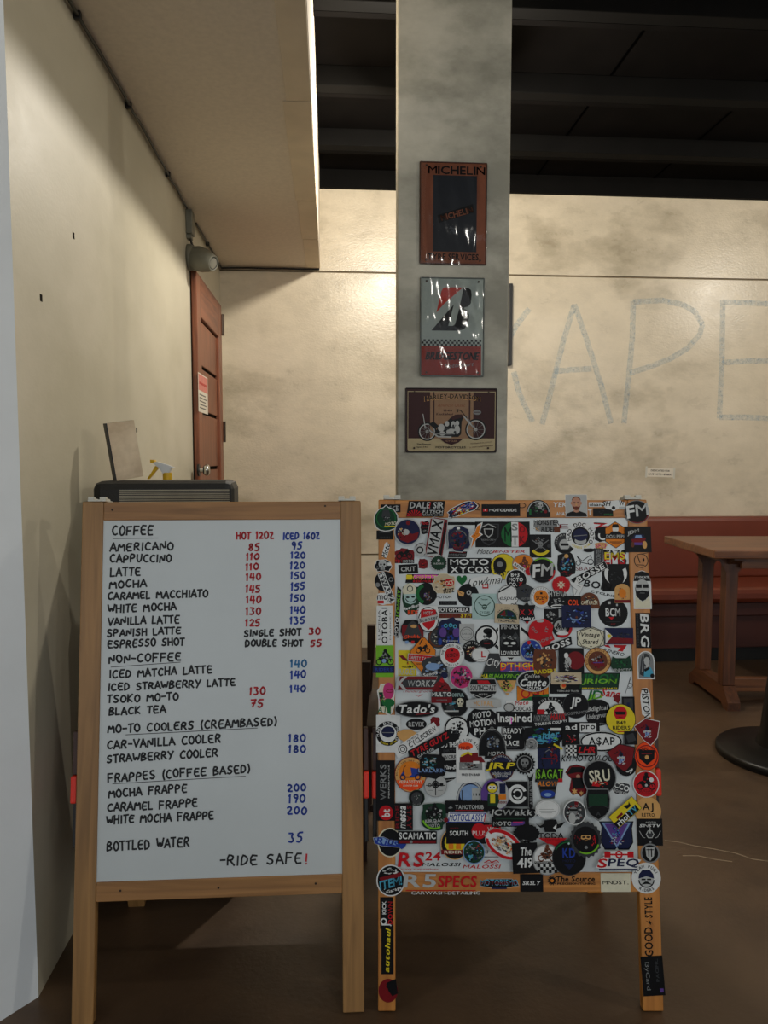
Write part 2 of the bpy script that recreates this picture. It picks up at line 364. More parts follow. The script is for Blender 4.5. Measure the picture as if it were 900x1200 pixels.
    def helm(s, x, y, z, col, vis='k', t2='lg'):
        s.poly([(x+.5*z*math.cos(a), y-.5*z*math.sin(a)) for a in [R(-35+i*12) for i in range(21)]]+[(x-.35*z, y+.42*z), (x+.3*z, y+.42*z)], col)
        s.poly([(x+a*z, y+b_*z) for a, b_ in ((-.42, -.12), (.4, -.12), (.36, .12), (-.36, .12))], vis); s.rect(x, y+.3*z, .3*z, .05*z, t2)
    def sun(s, x, y, r, r2, n, col):
        s.poly([(x+(r if i % 2 else r2)*math.cos(PI*i/n), y+(r if i % 2 else r2)*math.sin(PI*i/n)) for i in range(2*n)], col)
    def checker(s, x0, y0, nx, ny, a, c1, c2, rot=0):
        s.w += LAY
        for i in range(nx):
            for j in range(ny):
                if (i+j) % 2 == 0: s.rect(x0+(i+.5)*a, y0+(j+.5)*a, a, a, c1, up=False)
    def beard(s, x, y, z, hair='k', sk='lg'):
        s.ell(x, y, .34*z, .42*z, sk, 20); s.poly([(x+a*z, y+b_*z) for a, b_ in ((-.36, 0), (-.2, .08), (0, .02), (.2, .08), (.36, 0), (.3, .36), (0, .58), (-.3, .36))], hair)
        s.poly([(x+a*z, y+b_*z) for a, b_ in ((-.36, -.2), (-.3, -.48), (.3, -.48), (.36, -.2))], hair, False)
        for d_ in (-1, 1): s.ell(x+d_*.15*z, y-.09*z, .12*z, .07*z, hair, 10, up=False)
        s.rect(x, y+.14*z, .2*z, .04*z, sk)
# ------------------------------------------------------------------ marker handwriting: strokes on a unit box
HW = {'A': [[(0, 0), (.48, 1), (1, 0)], [(.1, .34), (.9, .34)]], 'B': [[(.1, 0), (.1, 1), (.7, .95), (.8, .7), (.1, .52), (.85, .4), (.9, .12), (.1, 0)]], 'C': [[(.9, .88), (.55, 1), (.15, .7), (.1, .3), (.45, 0), (.9, .12)]],
 'D': [[(.1, 0), (.1, 1), (.65, .9), (.92, .5), (.65, .1), (.05, 0)]], 'E': [[(.9, .95), (.12, 1), (.1, 0), (.9, .03)], [(.1, .5), (.75, .52)]], 'F': [[(.9, .97), (.12, 1), (.1, -.02)], [(.1, .5), (.75, .52)]],
 'G': [[(.85, .88), (.5, 1), (.12, .6), (.2, .1), (.6, 0), (.9, .2), (.9, .48), (.55, .46)]], 'H': [[(.08, 1), (.1, 0)], [(.9, 1), (.88, 0)], [(.1, .5), (.9, .52)]], 'I': [[(.5, 1), (.5, 0)]], 'J': [[(.7, 1), (.7, .2), (.4, 0), (.1, .2)]],
 'K': [[(.1, 1), (.1, 0)], [(.88, 1), (.12, .45), (.9, 0)]], 'L': [[(.1, 1), (.1, .02), (.9, .04)]], 'M': [[(.02, 0), (.14, 1), (.5, .35), (.86, 1), (.98, 0)]], 'N': [[(.08, 0), (.1, 1), (.88, .05), (.9, 1.02)]],
 'O': [[(.5, 1), (.14, .8), (.06, .4), (.3, .03), (.7, .03), (.95, .4), (.85, .82), (.45, 1)]], 'P': [[(.1, 0), (.1, 1), (.75, .95), (.88, .7), (.7, .48), (.1, .45)]], 'R': [[(.1, 0), (.1, 1), (.75, .95), (.85, .72), (.65, .5), (.1, .47)], [(.4, .48), (.92, 0)]],
 'S': [[(.88, .9), (.5, 1), (.15, .8), (.3, .55), (.75, .45), (.85, .2), (.5, 0), (.08, .12)]], 'T': [[(-.02, .97), (1.02, 1)], [(.5, 1), (.48, 0)]], 'U': [[(.08, 1), (.1, .25), (.45, 0), (.85, .2), (.9, 1)]], 'V': [[(.0, 1), (.45, 0), (.98, 1)]],
 'W': [[(0, 1), (.24, 0), (.5, .7), (.76, 0), (1, 1)]], 'Y': [[(.02, 1), (.48, .48)], [(.98, 1), (.3, -.05)]], 'Z': [[(.1, .95), (.9, .98), (.1, .02), (.95, .04)]],
 '0': [[(.5, 1), (.12, .75), (.1, .3), (.45, 0), (.85, .25), (.88, .75), (.5, 1)]], '1': [[(.2, .78), (.55, 1), (.52, 0)]], '2': [[(.12, .8), (.45, 1), (.85, .78), (.6, .4), (.08, .03), (.92, .05)]], '3': [[(.12, .95), (.8, .95), (.45, .58), (.85, .35), (.6, .02), (.1, .08)]],
 '4': [[(.3, 1), (.1, .42), (.92, .46)], [(.72, 1), (.7, 0)]], '5': [[(.9, 1), (.25, .97), (.18, .55), (.7, .6), (.85, .25), (.5, 0), (.08, .08)]], '6': [[(.75, 1), (.2, .5), (.15, .15), (.5, 0), (.85, .2), (.6, .48), (.18, .35)]], '7': [[(.1, .97), (.9, 1), (.4, 0)], [(.3, .5), (.8, .52)]],
 '8': [[(.5, .52), (.18, .75), (.5, 1), (.82, .75), (.5, .52), (.12, .25), (.5, 0), (.88, .25), (.5, .52)]], '9': [[(.85, .6), (.4, .5), (.15, .78), (.5, 1), (.85, .8), (.75, .4), (.6, 0)]],
 '-': [[(.05, .5), (.95, .52)]], '(': [[(.85, 1.1), (.35, .7), (.35, .3), (.8, -.1)]], ')': [[(.15, 1.1), (.65, .7), (.65, .3), (.2, -.1)]], '!': [[(.5, 1), (.5, .3)], [(.5, .08), (.5, 0)]]}
HWW = {'I': .35, '1': .5, 'M': 1.15, 'W': 1.2, '-': .7, '(': .45, ')': .45, '!': .3, ' ': .75, 'L': .8, 'T': .85}
def handwriting(txt, p0, p1, h, t, m, seed, uv):
    """ribbons along the written strokes; p0,p1 baseline ends and h height in pixels, uv maps a pixel to the plane"""
    rd = random.Random(seed); mb = MB(); tot = sum(HWW.get(c, 1)+.22 for c in txt)-.22; x = 0
    a, c = uv(*p0), uv(*p1); L_ = math.hypot(c[0]-a[0], c[1]-a[1]); ux, uz = (c[0]-a[0])/L_, (c[1]-a[1])/L_
    up = uv(p0[0], p0[1]-h); H_ = math.hypot(up[0]-a[0], up[1]-a[1]); hm = t/2
    for ch in txt:
        wd = HWW.get(ch, 1); s = L_/tot
        if ch != ' ':
            jy = rd.uniform(-.05, .05)*H_; hh = H_*rd.uniform(.93, 1.05); sl = rd.uniform(-.02, .08)
            for st_ in HW[ch]:
                pts = []
                for q in st_:
                    X = (x+q[0]*wd)*s+rd.uniform(-.03, .03)*s+sl*q[1]*hh; Y = q[1]*hh+jy+rd.uniform(-.03, .03)*hh
                    pts.append((a[0]+X*ux-Y*uz, a[1]+X*uz+Y*ux))
                if len(pts) > 3:      # round the corners
                    o = [pts[0]]
                    for i in range(1, len(pts)-1): o += [tuple(pts[i][k]*.72+pts[i-1][k]*.28 for k in (0, 1)), tuple(pts[i][k]*.72+pts[i+1][k]*.28 for k in (0, 1))]
                    pts = o+[pts[-1]]
                for i in range(len(pts)-1):
                    (x0, y0), (x1, y1) = pts[i], pts[i+1]; l = math.hypot(x1-x0, y1-y0) or 1; dx, dy = (x1-x0)/l*hm, (y1-y0)/l*hm
                    mb.add([(x0-dy-dx*.6, -.00055, y0+dx-dy*.6), (x1-dy+dx*.6, -.00055, y1+dx+dy*.6), (x1+dy+dx*.6, -.00055, y1-dx+dy*.6), (x0+dy-dx*.6, -.00055, y0-dx-dy*.6)], [(0, 1, 2, 3)], m)
        x += wd+.22
    return mb
# ------------------------------------------------------------------ the two A-frame boards
M_fr = wood('frame_wood', (124, 90, 50), (158, 117, 68), .42, 'Z', 6); M_fr0 = M_fr
M_frx = wood('frame_wood_across', (124, 86, 46), (158, 113, 64), .42, 'X', 6)
M_wb = mat('whiteboard', (190, 196, 196), .28, noise=.03, scale=5, coat=.2)
M_back = mat('board_backing', (80, 60, 44), .8)
M_clipw = mat('white_plastic', (196, 194, 182), .45, noise=.04)
M_red = mat('red_plastic', (216, 44, 22), .4, noise=.05)
M_screw = mat('screw', (50, 36, 26), .5, .5)
M_arm = mat('dark_strap', (62, 36, 26), .5)
LEAN = R(8.5)
class Board: pass
def a_frame(name, label, foot_l, foot_r, top_px, up_l, up_r, rails, rear=True):
    """foot_l, foot_r: pixels of the outer feet; the rest are pixels on the front face"""
    B = Board(); A, C = on_floor(*foot_l), on_floor(*foot_r); ux = (C-A); W = ux.length; ux.normalize()
    yaw = math.atan2(ux.y, ux.x); B.root = thing(name, label, 'menu board' if 'menu' in name else 'display board', A, yaw)
    bk = Vector((-ux.y, ux.x, 0)); uz = bk*math.sin(LEAN)+Vector((0, 0, math.cos(LEAN))); nn = ux.cross(uz)
    def uv(px, py): q = hit(px, py, A, nn)-A; return (q.dot(ux), q.dot(uz))
    B.uv, B.W = uv, W; H = (uv(*top_px[0])[1]+uv(*top_px[1])[1])/2; B.H = H
    rot = (-LEAN, 0, 0)
    def part(nm, mb, lab=None, par=None, r=rot, loc=None):
        o = mb.build(nm, par or B.root, loc=loc, rot=r if par is None else None)
        if lab: o['label'] = lab
        return o
    B.part = part; T = .022
    ul = uv(*up_l)[0]; ur = uv(*up_r)[0]
    for x0, x1 in ((0, ul), (ur, W)):
        m = MB(); m.box((x0, 0, .003), (x1, T, H), M_fr, bev=.0025); part('upright', m)
    zr = [(uv(*a)[1]+uv(*b_)[1])/2 for a, b_ in rails]     # top rail low edge, bottom rail top, bottom rail low
    m = MB(); m.box((ul, .001, zr[0]), (ur, T, H-.001), M_frx, bev=.002); part('rail', m)
    m = MB(); m.box((ul, .001, zr[2]), (ur, T, zr[1]), M_frx, bev=.002); part('rail', m)
    m = MB(); m.box((ul-.004, .004, zr[1]-.004), (ur+.004, .0125, zr[0]+.004), M_wb); m.box((ul, .0126, zr[1]), (ur, .018, zr[0]), M_back)
    B.panel = part('whiteboard_panel', m); B.zr, B.ul, B.ur = zr, ul, ur
    # rear frame, hinged at the top
    ro = Vector((0, T+.003, 0)); top = Vector((0, math.sin(LEAN)*H, math.cos(LEAN)*H))
    back = math.atan2(.26, top.z); Lr = math.hypot(.26, top.z); rr = (back, 0, 0)
    loc = (0, top.y+.26+.024, 0)
    for x0, x1 in ((.002, ul), (ur, W-.002)):
        m = MB(); m.box((x0, -T, 0.004), (x1, 0, Lr-.004), M_fr, bev=.0025); part('rear_upright', m, r=rr, loc=loc)
    for z0, z1 in ((zr[2]+.01, zr[1]), (zr[0], H-.004)):
        m = MB(); m.box((ul, -T, z0), (ur, -.001, z1), M_frx, bev=.002); part('rear_rail', m, r=rr, loc=loc)
    m = MB(); m.box((ul-.003, -.013, zr[1]-.003), (ur+.003, -.005, zr[0]+.003), M_wb); part('rear_panel', m, r=rr, loc=loc)
    for x in (.012, W-.052):   # hinge brackets over the top edge
        m = MB(); m.box((x, -.001, H+.0005), (x+.04, T*2+.012, H+.005), M_clipw, bev=.001)
        for a in (0, .026): m.box((x+a, .001, H+.005), (x+a+.014, .012, H+.011), M_clipw, bev=.001); m.box((x+a+.002, .02, H+.004), (x+a+.012, .042, H+.009), M_clipw, bev=.001)
        part('hinge_bracket', m, 'white plastic hinge bracket')
    return B
def side_clip(B, side, z):
    x0 = -.0145 if side < 0 else B.W+.001; x1 = x0+.0135
    m = MB(); m.box((x0, .004, z-.03), (x1, .05, z+.03), M_red, bev=.004); m.box((x0+.002, .049, z-.022), (x1-.002, .12, z+.022), M_red, bev=.003)
    m.tube((x0-.002, .03, z), (x1+.001, .03, z), .008, M_screw, n=12)
    o = B.part('spreader_clip', m, 'orange red plastic spreader clip')
    m = MB(); m.box((x0+.001, .014, z+.03), (x1-.001, .034, z+.125), M_arm, bev=.002); B.part('spreader_arm', m, 'dark brown strap above the clip')
    m = MB(); m.box((x0+.002, .02, z-.13), (x1-.002, .034, z-.03), M_bk, bev=.002); B.part('spreader_arm', m, 'black strap below the clip')
L_ = a_frame('menu_board', 'wooden A-frame whiteboard with a handwritten coffee menu', (83, 1204), (427, 1188), ((100, 590), (414, 585)), (117, 800), (400, 800),
            (((120, 611), (398, 607.5)), ((112, 1035), (402, 1024)), ((110, 1057.5), (402, 1047.5))))
side_clip(L_, -1, L_.uv(80, 927)[1]); side_clip(L_, 1, L_.uv(430, 921)[1])
for px, py in ((131.5, 597.5), (381, 593), (141, 1044), (256, 1040.5), (370, 1035.5)):
    u, v = L_.uv(px, py); m = MB(); m.tube((u, .0012, v), (u, -.0002, v), .0024, M_screw, n=10); L_.part('screw', m)
M_ink = mat('black_marker', (20, 22, 24), .6, noise=.2); M_inkr = mat('red_marker', (176, 20, 32), .6, noise=.15, scale=60); M_inkb = mat('blue_marker', (16, 56, 150), .6, noise=.15, scale=60); M_inkl = mat('light_blue_marker', (40, 110, 160), .6, noise=.15)
CR = {'A': (80, 560, 4.5), 'B': (260, 560, 4.5), 'C': (80, 740, 4.5), 'D': (260, 740, 4.5), 'E': (80, 920, 2.368)}
LINES = [('A', 'COFFEE', 228, 303, 445, 298, 48, 'k'), ('A', 'AMERICANO', 218, 385, 552, 380, 42, 'k'), ('A', 'CAPPUCCINO', 217, 447, 542, 443, 40, 'k'), ('A', 'LATTE', 219, 518, 378, 515, 42, 'k'), ('A', 'MOCHA', 215, 582, 410, 572, 38, 'k'),
 ('A', 'CARAMEL MACCHIATO', 205, 643, 735, 628, 38, 'k'), ('A', 'WHITE MOCHA', 207, 712, 568, 697, 40, 'k'), ('A', 'VANILLA LATTE', 208, 778, 585, 765, 40, 'k'), ('A', 'SPANISH LATTE', 202, 838, 592, 822, 36, 'k'), ('A', 'ESPRESSO SHOT', 205, 897, 610, 882, 38, 'k'),
 ('B', 'HOT 12OZ', 75, 323, 273, 320, 36, 'r'), ('B', 'ICED 16OZ', 322, 324, 515, 320, 34, 'b'), ('B', '85', 137, 383, 200, 383, 36, 'r'), ('B', '95', 365, 375, 422, 374, 38, 'b'), ('B', '110', 125, 432, 198, 432, 34, 'r'), ('B', '120', 362, 425, 440, 424, 34, 'b'),
 ('B', '110', 123, 485, 195, 485, 33, 'r'), ('B', '120', 358, 480, 438, 478, 34, 'b'), ('B', '140', 125, 540, 206, 540, 36, 'r'), ('B', '150', 360, 533, 440, 532, 36, 'b'), ('B', '145', 123, 605, 202, 605, 38, 'r'), ('B', '155', 362, 592, 438, 590, 38, 'b'),
 ('B', '140', 127, 662, 206, 662, 38, 'r'), ('B', '150', 358, 652, 438, 652, 36, 'b'), ('B', '130', 124, 723, 206, 723, 37, 'r'), ('B', '140', 358, 716, 440, 714, 36, 'b'), ('B', '125', 123, 783, 200, 783, 36, 'r'), ('B', '135', 357, 772, 438, 768, 36, 'b'),
 ('B', 'SINGLE SHOT', 115, 837, 417, 830, 34, 'k'), ('B', '30', 457, 827, 520, 827, 34, 'r'), ('B', 'DOUBLE SHOT', 122, 890, 427, 888, 34, 'k'), ('B', '55', 465, 888, 525, 888, 34, 'r'),
 ('C', 'NON-COFFEE', 210, 168, 593, 153, 42, 'k'), ('C', 'ICED MATCHA LATTE', 213, 247, 758, 219, 40, 'k'), ('C', 'ICED STRAWBERRY LATTE', 207, 315, 880, 287, 38, 'k'), ('C', 'TSOKO MO-TO', 202, 377, 580, 362, 38, 'k'), ('C', 'BLACK TEA', 210, 443, 512, 428, 38, 'k'),
 ('C', 'MO-TO COOLERS (CREAMBASED)', 205, 537, 1100, 497, 42, 'k'), ('C', 'CAR-VANILLA COOLER', 202, 622, 803, 585, 42, 'k'), ('C', 'STRAWBERRY COOLER', 200, 695, 787, 660, 40, 'k'), ('C', 'FRAPPES (COFFEE BASED)', 205, 797, 958, 745, 42, 'k'), ('C', 'MOCHA FRAPPE', 210, 880, 625, 848, 42, 'k'),
 ('D', '140', 360, 190, 447, 188, 40, 'l'), ('D', '140', 360, 249, 443, 247, 40, 'b'), ('D', '130', 143, 335, 230, 335, 38, 'r'), ('D', '140', 358, 321, 442, 320, 36, 'b'), ('D', '75', 148, 400, 217, 400, 38, 'r'), ('D', '180', 350, 583, 442, 582, 40, 'b'), ('D', '180', 350, 642, 444, 641, 40, 'b'), ('D', '200', 343, 846, 443, 845, 40, 'b'),
 ('E', 'CARAMEL FRAPPE', 107, 75, 358, 61, 22, 'k'), ('E', 'WHITE MOCHA FRAPPE', 105, 110, 403, 96, 22, 'k'), ('E', 'BOTTLED WATER', 105, 185, 335, 171, 25, 'k'), ('E', '-RIDE SAFE', 420, 226, 648, 218, 28, 'k'), ('E', '!', 655, 222, 664, 222, 28, 'r'), ('E', '190', 610, 50, 658, 50, 22, 'b'), ('E', '200', 605, 83, 662, 83, 21, 'b'), ('E', '35', 610, 160, 650, 160, 26, 'b')]
pxm = (L_.uv(260, 800)[0]-L_.uv(160, 800)[0])/100
off = .004
def uvL(px, py): u, v = L_.uv(px, py); return (u, v)
for i, (cr_, t, x0, y0, x1, y1, h, c) in enumerate(LINES):
    ox, oy, s = CR[cr_]; q = handwriting(t, (ox+x0/s, oy+y0/s), (ox+x1/s, oy+y1/s), h/s, 2.1*pxm, {'k': M_ink, 'r': M_inkr, 'b': M_inkb, 'l': M_inkl}[c], i, uvL)
    q.v = [(a, b_+off, d_) for a, b_, d_ in q.v]; o = q.build('handwriting', L_.panel)
    o['label'] = {'k': 'black', 'r': 'red', 'b': 'blue', 'l': 'pale blue'}[c]+' marker '+('price ' if t.isdigit() else 'line ')+t.lower()
for i, (cr_, x0, y0, x1, y1) in enumerate((('A', 232, 320, 473, 317), ('C', 222, 189, 590, 163), ('C', 300, 547, 997, 511), ('C', 230, 806, 935, 765))):
    ox, oy, s = CR[cr_]; a, c = uvL(ox+x0/s, oy+y0/s), uvL(ox+x1/s, oy+y1/s); m = MB(); t = .0007
    m.add([(a[0], off-.0006, a[1]-t), (c[0], off-.0006, c[1]-t), (c[0], off-.0006, c[1]+t), (a[0], off-.0006, a[1]+t)], [(0, 1, 2, 3)], M_ink); m.build('underline', L_.panel)
LEAN = R(9.5)
M_fr = wood('sticker_frame_wood', (150, 92, 34), (188, 124, 54), .42, 'Z', 6); M_frx = wood('sticker_frame_wood_across', (150, 92, 34), (188, 124, 54), .42, 'X', 6)
RB = a_frame('sticker_board', 'wooden A-frame whiteboard covered in motorcycle club stickers', (443, 1187), (778, 1187), ((443, 585), (759, 586)), (463, 800), (742, 800),
            (((470, 606.5), (730, 607)), ((470, 1023), (740, 1022)), ((470, 1046.5), (740, 1045))))
side_clip(RB, -1, RB.uv(436, 921)[1]); side_clip(RB, 1, RB.uv(775, 918)[1])
# ------------------------------------------------------------------ stickers
TILE = {1: (435, 580, 7.5), 2: (545, 580, 7.5), 3: (655, 580, 7.5), 4: (435, 670, 7.5), 5: (545, 670, 7.5), 6: (655, 670, 7.5), 7: (435, 760, 7.5), 8: (545, 760, 7.5), 9: (655, 760, 7.5),
        10: (435, 850, 7.5), 11: (545, 850, 7.5), 12: (655, 850, 6.923), 13: (435, 940, 7.5), 14: (545, 940, 7.5), 15: (655, 940, 6.923), 16: (400, 900, 3.4615), 17: (640, 900, 3.4615)}
kpx = (RB.uv(650, 800)[0]-RB.uv(550, 800)[0])/100
PLACED = []
def ell_pts(rx, ry, n=32): return [(rx*math.cos(2*PI*i/n), ry*math.sin(2*PI*i/n)) for i in range(n)]
def shape_pts(sh, w, h):
    if isinstance(sh, list): return [(x*w/2, y*h/2) for x, y in sh]
    if sh == 'e': return ell_pts(w/2, h/2)
    if sh == 'r': return [(-w/2, -h/2), (w/2, -h/2), (w/2, h/2), (-w/2, h/2)]
    if sh == 'rr':
        c = min(w, h)*.14; return [(sx*(w/2-c)+c*math.cos(R(a)), sy*(h/2-c)+c*math.sin(R(a))) for sx, sy, a0 in ((1, 1, 0), (-1, 1, 90), (-1, -1, 180), (1, -1, 270)) for a in (a0, a0+30, a0+60, a0+90)]
    if sh == 'para': return [(-w*.44, -h/2), (w/2, -h/2), (w*.44, h/2), (-w/2, h/2)]
    if sh == 'hex': return [(0, -h/2), (w/2, -h/4), (w/2, h/4), (0, h/2), (-w/2, h/4), (-w/2, -h/4)]
    if sh == 'hexw': return [(-w/2, -h*.3), (-w*.1, -h/2), (w*.1, -h/2), (w/2, -h*.3), (w/2, h*.3), (w*.1, h/2), (-w*.1, h/2), (-w/2, h*.3)]
    if sh == 'shield': return [(-w*.42, -h/2), (w*.42, -h/2), (w/2, -h*.2), (w*.46, h*.15), (w*.25, h*.38), (0, h/2), (-w*.25, h*.38), (-w*.46, h*.15), (-w/2, -h*.2)]
    if sh == 'pent': return [(-w*.05, -h/2), (w/2, -h*.38), (w*.38, h*.22), (w*.12, h*.5), (-w*.15, h*.3), (-w/2, -h*.2)]
    if sh == 'dome': return [(w/2*math.cos(a), -h*.75*math.sin(a)+h*.25) for a in [PI*i/14 for i in range(15)]]+[(-w/2, h*.5), (w/2, h*.5)]
    if sh == 'arch': return [(w/2*math.cos(a), -h*.35*math.sin(a)-h*.15) for a in [PI*i/12 for i in range(13)]]+[(-w/2, h*.5), (w/2, h*.5)]
    if sh == 'gear': return [((.5 if i % 2 else .45)*w*math.cos(PI*i/20), (.5 if i % 2 else .45)*h*math.sin(PI*i/20)) for i in range(40)]
    if isinstance(sh, str) and sh.startswith('b'):      # die-cut blob
        rd = random.Random(int(sh[1:])); n = 18; q = []
        for i in range(n):
            a = 2*PI*i/n; r_ = rd.uniform(.80, 1.06); ex = abs(math.cos(a))**.7*(1 if math.cos(a) > 0 else -1); ey = abs(math.sin(a))**.7*(1 if math.sin(a) > 0 else -1)
            q.append((w/2*ex*r_, h/2*ey*r_))
        return q
MAXN = [0]
def ST(t, cx, cy, w, h, sh, base, label, art=None, rot=0, edge=None, ew=.07):
    ox, oy, s = TILE[t]; u, v = RB.uv(ox+cx/s, oy+cy/s); k = kpx/s
    bw, bh = (w*abs(math.cos(R(rot)))+h*abs(math.sin(R(rot))))*k*.48, (w*abs(math.sin(R(rot)))+h*abs(math.cos(R(rot))))*k*.48
    on_frame = u-bw < RB.ul or u+bw > RB.ur or v+bh > RB.zr[0] or v-bh < RB.zr[1]
    w0 = 0.0001 if on_frame else -.0039
    if not on_frame: k *= 1.06
    for (a0, b0, c0, d0, top) in PLACED:
        if u-bw < c0 and u+bw > a0 and v-bh < d0 and v+bh > b0: w0 = max(w0, top+.00005)
    A = Art(0, 0, k, rot, w0)
    if base is not None:
        pts = shape_pts(sh, w, h); outer = edge or base
        lo = [A.pt(x, y, w0-.0001) for x, y in pts]; hi = [A.pt(x, y, w0+.00014) for x, y in pts]; n = len(pts)
        A.mb.add(hi, [list(range(n))], pm(outer)); A.mb.add(lo+hi, [(i, (i+1) % n, (i+1) % n+n, i+n) for i in range(n)], pm(outer)); A.w = w0+.00014
        if edge:
            e = min(w, h)*ew; A.poly([(x*(1-2*e/w), y*(1-2*e/h)) for x, y in pts], base)
    if art: art(A)
    PLACED.append((u-bw, v-bh, u+bw, v+bh, A.w))
    o = A.mb.build('sticker', RB.root); o['label'] = label
    o.rotation_euler = (-LEAN, 0, 0); o.location = Matrix.Rotation(-LEAN, 3, 'X') @ Vector((u, 0, v))
    MAXN[0] += 1; return o
def do(*calls):
    def f(A):
        for c in calls: getattr(A, c[0])(*c[1:-1], **c[-1]) if isinstance(c[-1], dict) else getattr(A, c[0])(*c[1:])
    return f
T_, C_, N_, R_ = 'text', 'circ', 'noise', 'rect'
# -- wooden frame, left upright
ST(1, 170, 118, 180, 72, 'r', 'k', 'black label with grey letter', do((T_, 'MG', 10, 0, 130, 50, 'gy'), ('rect', 55, 0, 8, 50, 'lg')))
ST(1, 120, 352, 150, 82, 'r', 'k', 'small black label with fine print', do((T_, 'MOTORS', 0, 22, 90, 14, 'dg'), (R_, 0, -20, 100, 5, 'dg')))
ST(1, 130, 205, 222, 244, [(-1, .1), (-.92, -.3), (-.6, -.68), (-.2, -.82), (0, -1), (.2, -.82), (.65, -.66), (.96, -.25), (1, .15), (.84, .5), (.75, .78), (.3, .94), (-.1, .98), (-.5, .9), (-.8, .72), (-.94, .4)], 'dgn', 'round dark green helmet sticker with white rim',
   do(('poly', [(-40, -20), (-25, -80), (0, -95), (25, -80), (40, -20), (20, 20), (-20, 20)], 'dg'), (N_, 0, 5, 42, 28, 'lg dgn k', 14, 4), ('ring', 0, 0, 88, 8, 'g'), (T_, 'MOTO', 42, 48, 100, 28, 'cr', {'sh': .3, 'rot': 6}), (R_, 40, 72, 110, 7, 'y')), edge='w', ew=.035)
ST(1, 130, 485, 150, 60, 'b4', 'w', 'white and black script sticker running upward', do((T_, 'Moto', 0, 0, 130, 46, 'k', {'sh': .3})), rot=72)
ST(1, 105, 622, 172, 116, 'b9', 'k', 'black skull helmet sticker', do(('skull', -5, -4, 86, 'lg'), (R_, 54, -14, 32, 28, 'w'), (N_, -52, 10, 25, 30, 'gy dg', 8, 2)), edge='w', ew=.05)
ST(4, 118, 85, 180, 180, 'e', 'k', 'black disc sticker', do((C_, 56, -18, 20, 'gy'), (C_, 56, -18, 14, 'k'), (C_, -62, 30, 20, 'gy')))
ST(4, 125, 238, 165, 115, 'b6', 'w', 'white sticker with red bar', do((T_, 'mo', -25, -12, 95, 45, 'dg'), (R_, -42, 28, 56, 26, 'r'), (N_, 45, 5, 28, 45, 'dg gy', 10, 3)))
ST(4, 135, 135, 275, 62, 'rr', 'w', 'long tilted black and white name sticker', do((R_, 0, 0, 262, 50, 'dg'), (T_, 'SWARZ', 0, 0, 250, 44, 'w')), rot=-68)
ST(4, 118, 472, 143, 348, 'r', 'w', 'white vertical sticker with bold black lettering', do((T_, 'OTOBAI', 0, 0, 315, 52, 'k', {'rot': 90}), (T_, 'LUCENA', -48, -5, 260, 17, 'dg', {'rot': 90, 'bold': False}), (T_, 'MARKET', 50, 0, 250, 12, 'gy', {'rot': 90, 'bold': False})))
ST(7, 120, 108, 155, 282, 'r', 'lm', 'green sticker of a rider on a black motorcycle', do(('rider', 0, -30, 80, 'k', 'dg'), (N_, 0, -30, 70, 80, 'k dg gy', 16, 5), (R_, -10, 75, 190, 60, 'nv'), (T_, 'RIDERS', -10, 75, 150, 30, 'b'), (C_, -8, 0, 18, 'lb')))
ST(7, 132, 445, 160, 290, 'b3', 'cr', 'pink masked figure sticker with white border', do(('ell', 20, -70, 48, 74, 'p'), ('ring', 30, -70, 32, 6, 'rd', {'ry': 16}), ('poly', [(-66, -60), (-30, -60), (-18, 60), (-50, 60)], 'dgn'), ('ell', 20, 30, 55, 36, 'g'), ('poly', [(0, 60), (40, 60), (40, 130), (14, 120)], 'g'), (T_, 'ATR', -12, 88, 120, 52, 'g', {'sh': .2}), (N_, -35, -10, 32, 60, 'g lm p', 8, 1)), edge='w')
ST(10, 150, 72, 212, 320, 'r', 'w', 'white rectangle sticker with round helmet badge', do((C_, -2, 0, 105, 'k'), (C_, -2, 0, 74, 'w'), ('arc', 'MAD DOC MOTO', -2, 0, 90, 24, 'w', 200, -40), ('ell', -2, -14, 58, 48, 'nv'), (R_, -2, -8, 100, 5, 'gy'), ('arc', 'RIDERS OF PH', -2, 0, 90, 14, 'y', 225, 320, {'inside': True})))
ST(10, 125, 572, 162, 510, 'r', 'k', 'tall black sticker with grey vertical lettering', do((T_, 'WERKS', -20, -70, 300, 54, 'gy', {'rot': 90}), (T_, 'PERFORMANCE', 30, -75, 280, 12, 'lg', {'rot': 90}), (C_, 5, 188, 62, 'r'), (T_, 'bt', 5, 188, 62, 70, 'w', {'rot': 90})))
ST(13, 165, 355, 215, 245, 'e', 'k', 'black disc with cream rim', do((C_, 0, 0, 70, 'k')), edge='cr', ew=.05)
ST(13, 165, 350, 296, 130, [(-1, -.6), (-.4, -.7), (0, -.3), (.4, -.2), (.8, .1), (1, .3), (.85, .8), (.7, 1), (.5, .7), (0, .6), (-.5, .5), (-.9, .2)], 'b', 'blue cartoon lettering sticker across a black disc',
   do(('poly', [(-130, -30), (-60, -38), (0, -10), (80, 0), (60, 26), (-40, 20), (-100, 8)], 'lb'), (T_, 'Rius', -20, -2, 190, 56, 'b', {'rot': -8, 'sh': .2}), ('ring', 10, -4, 25, 6, 'nv')), edge='lg', ew=.04)
ST(13, 172, 688, 246, 262, 'e', 'k', 'round black comic sticker with blue and red lettering', do((N_, 0, -78, 80, 34, 'w lg k', 22, 7), (R_, 0, -30, 190, 34, 'rd', {'rot': 14}), (T_, 'ITEM!', 0, 20, 196, 76, 'c', {'rot': 14, 'sh': .15}), (T_, 'Garage', 30, 78, 130, 34, 'w', {'rot': 18}), (N_, -50, 86, 34, 20, 'w lg', 8, 8)), edge='w', ew=.04)
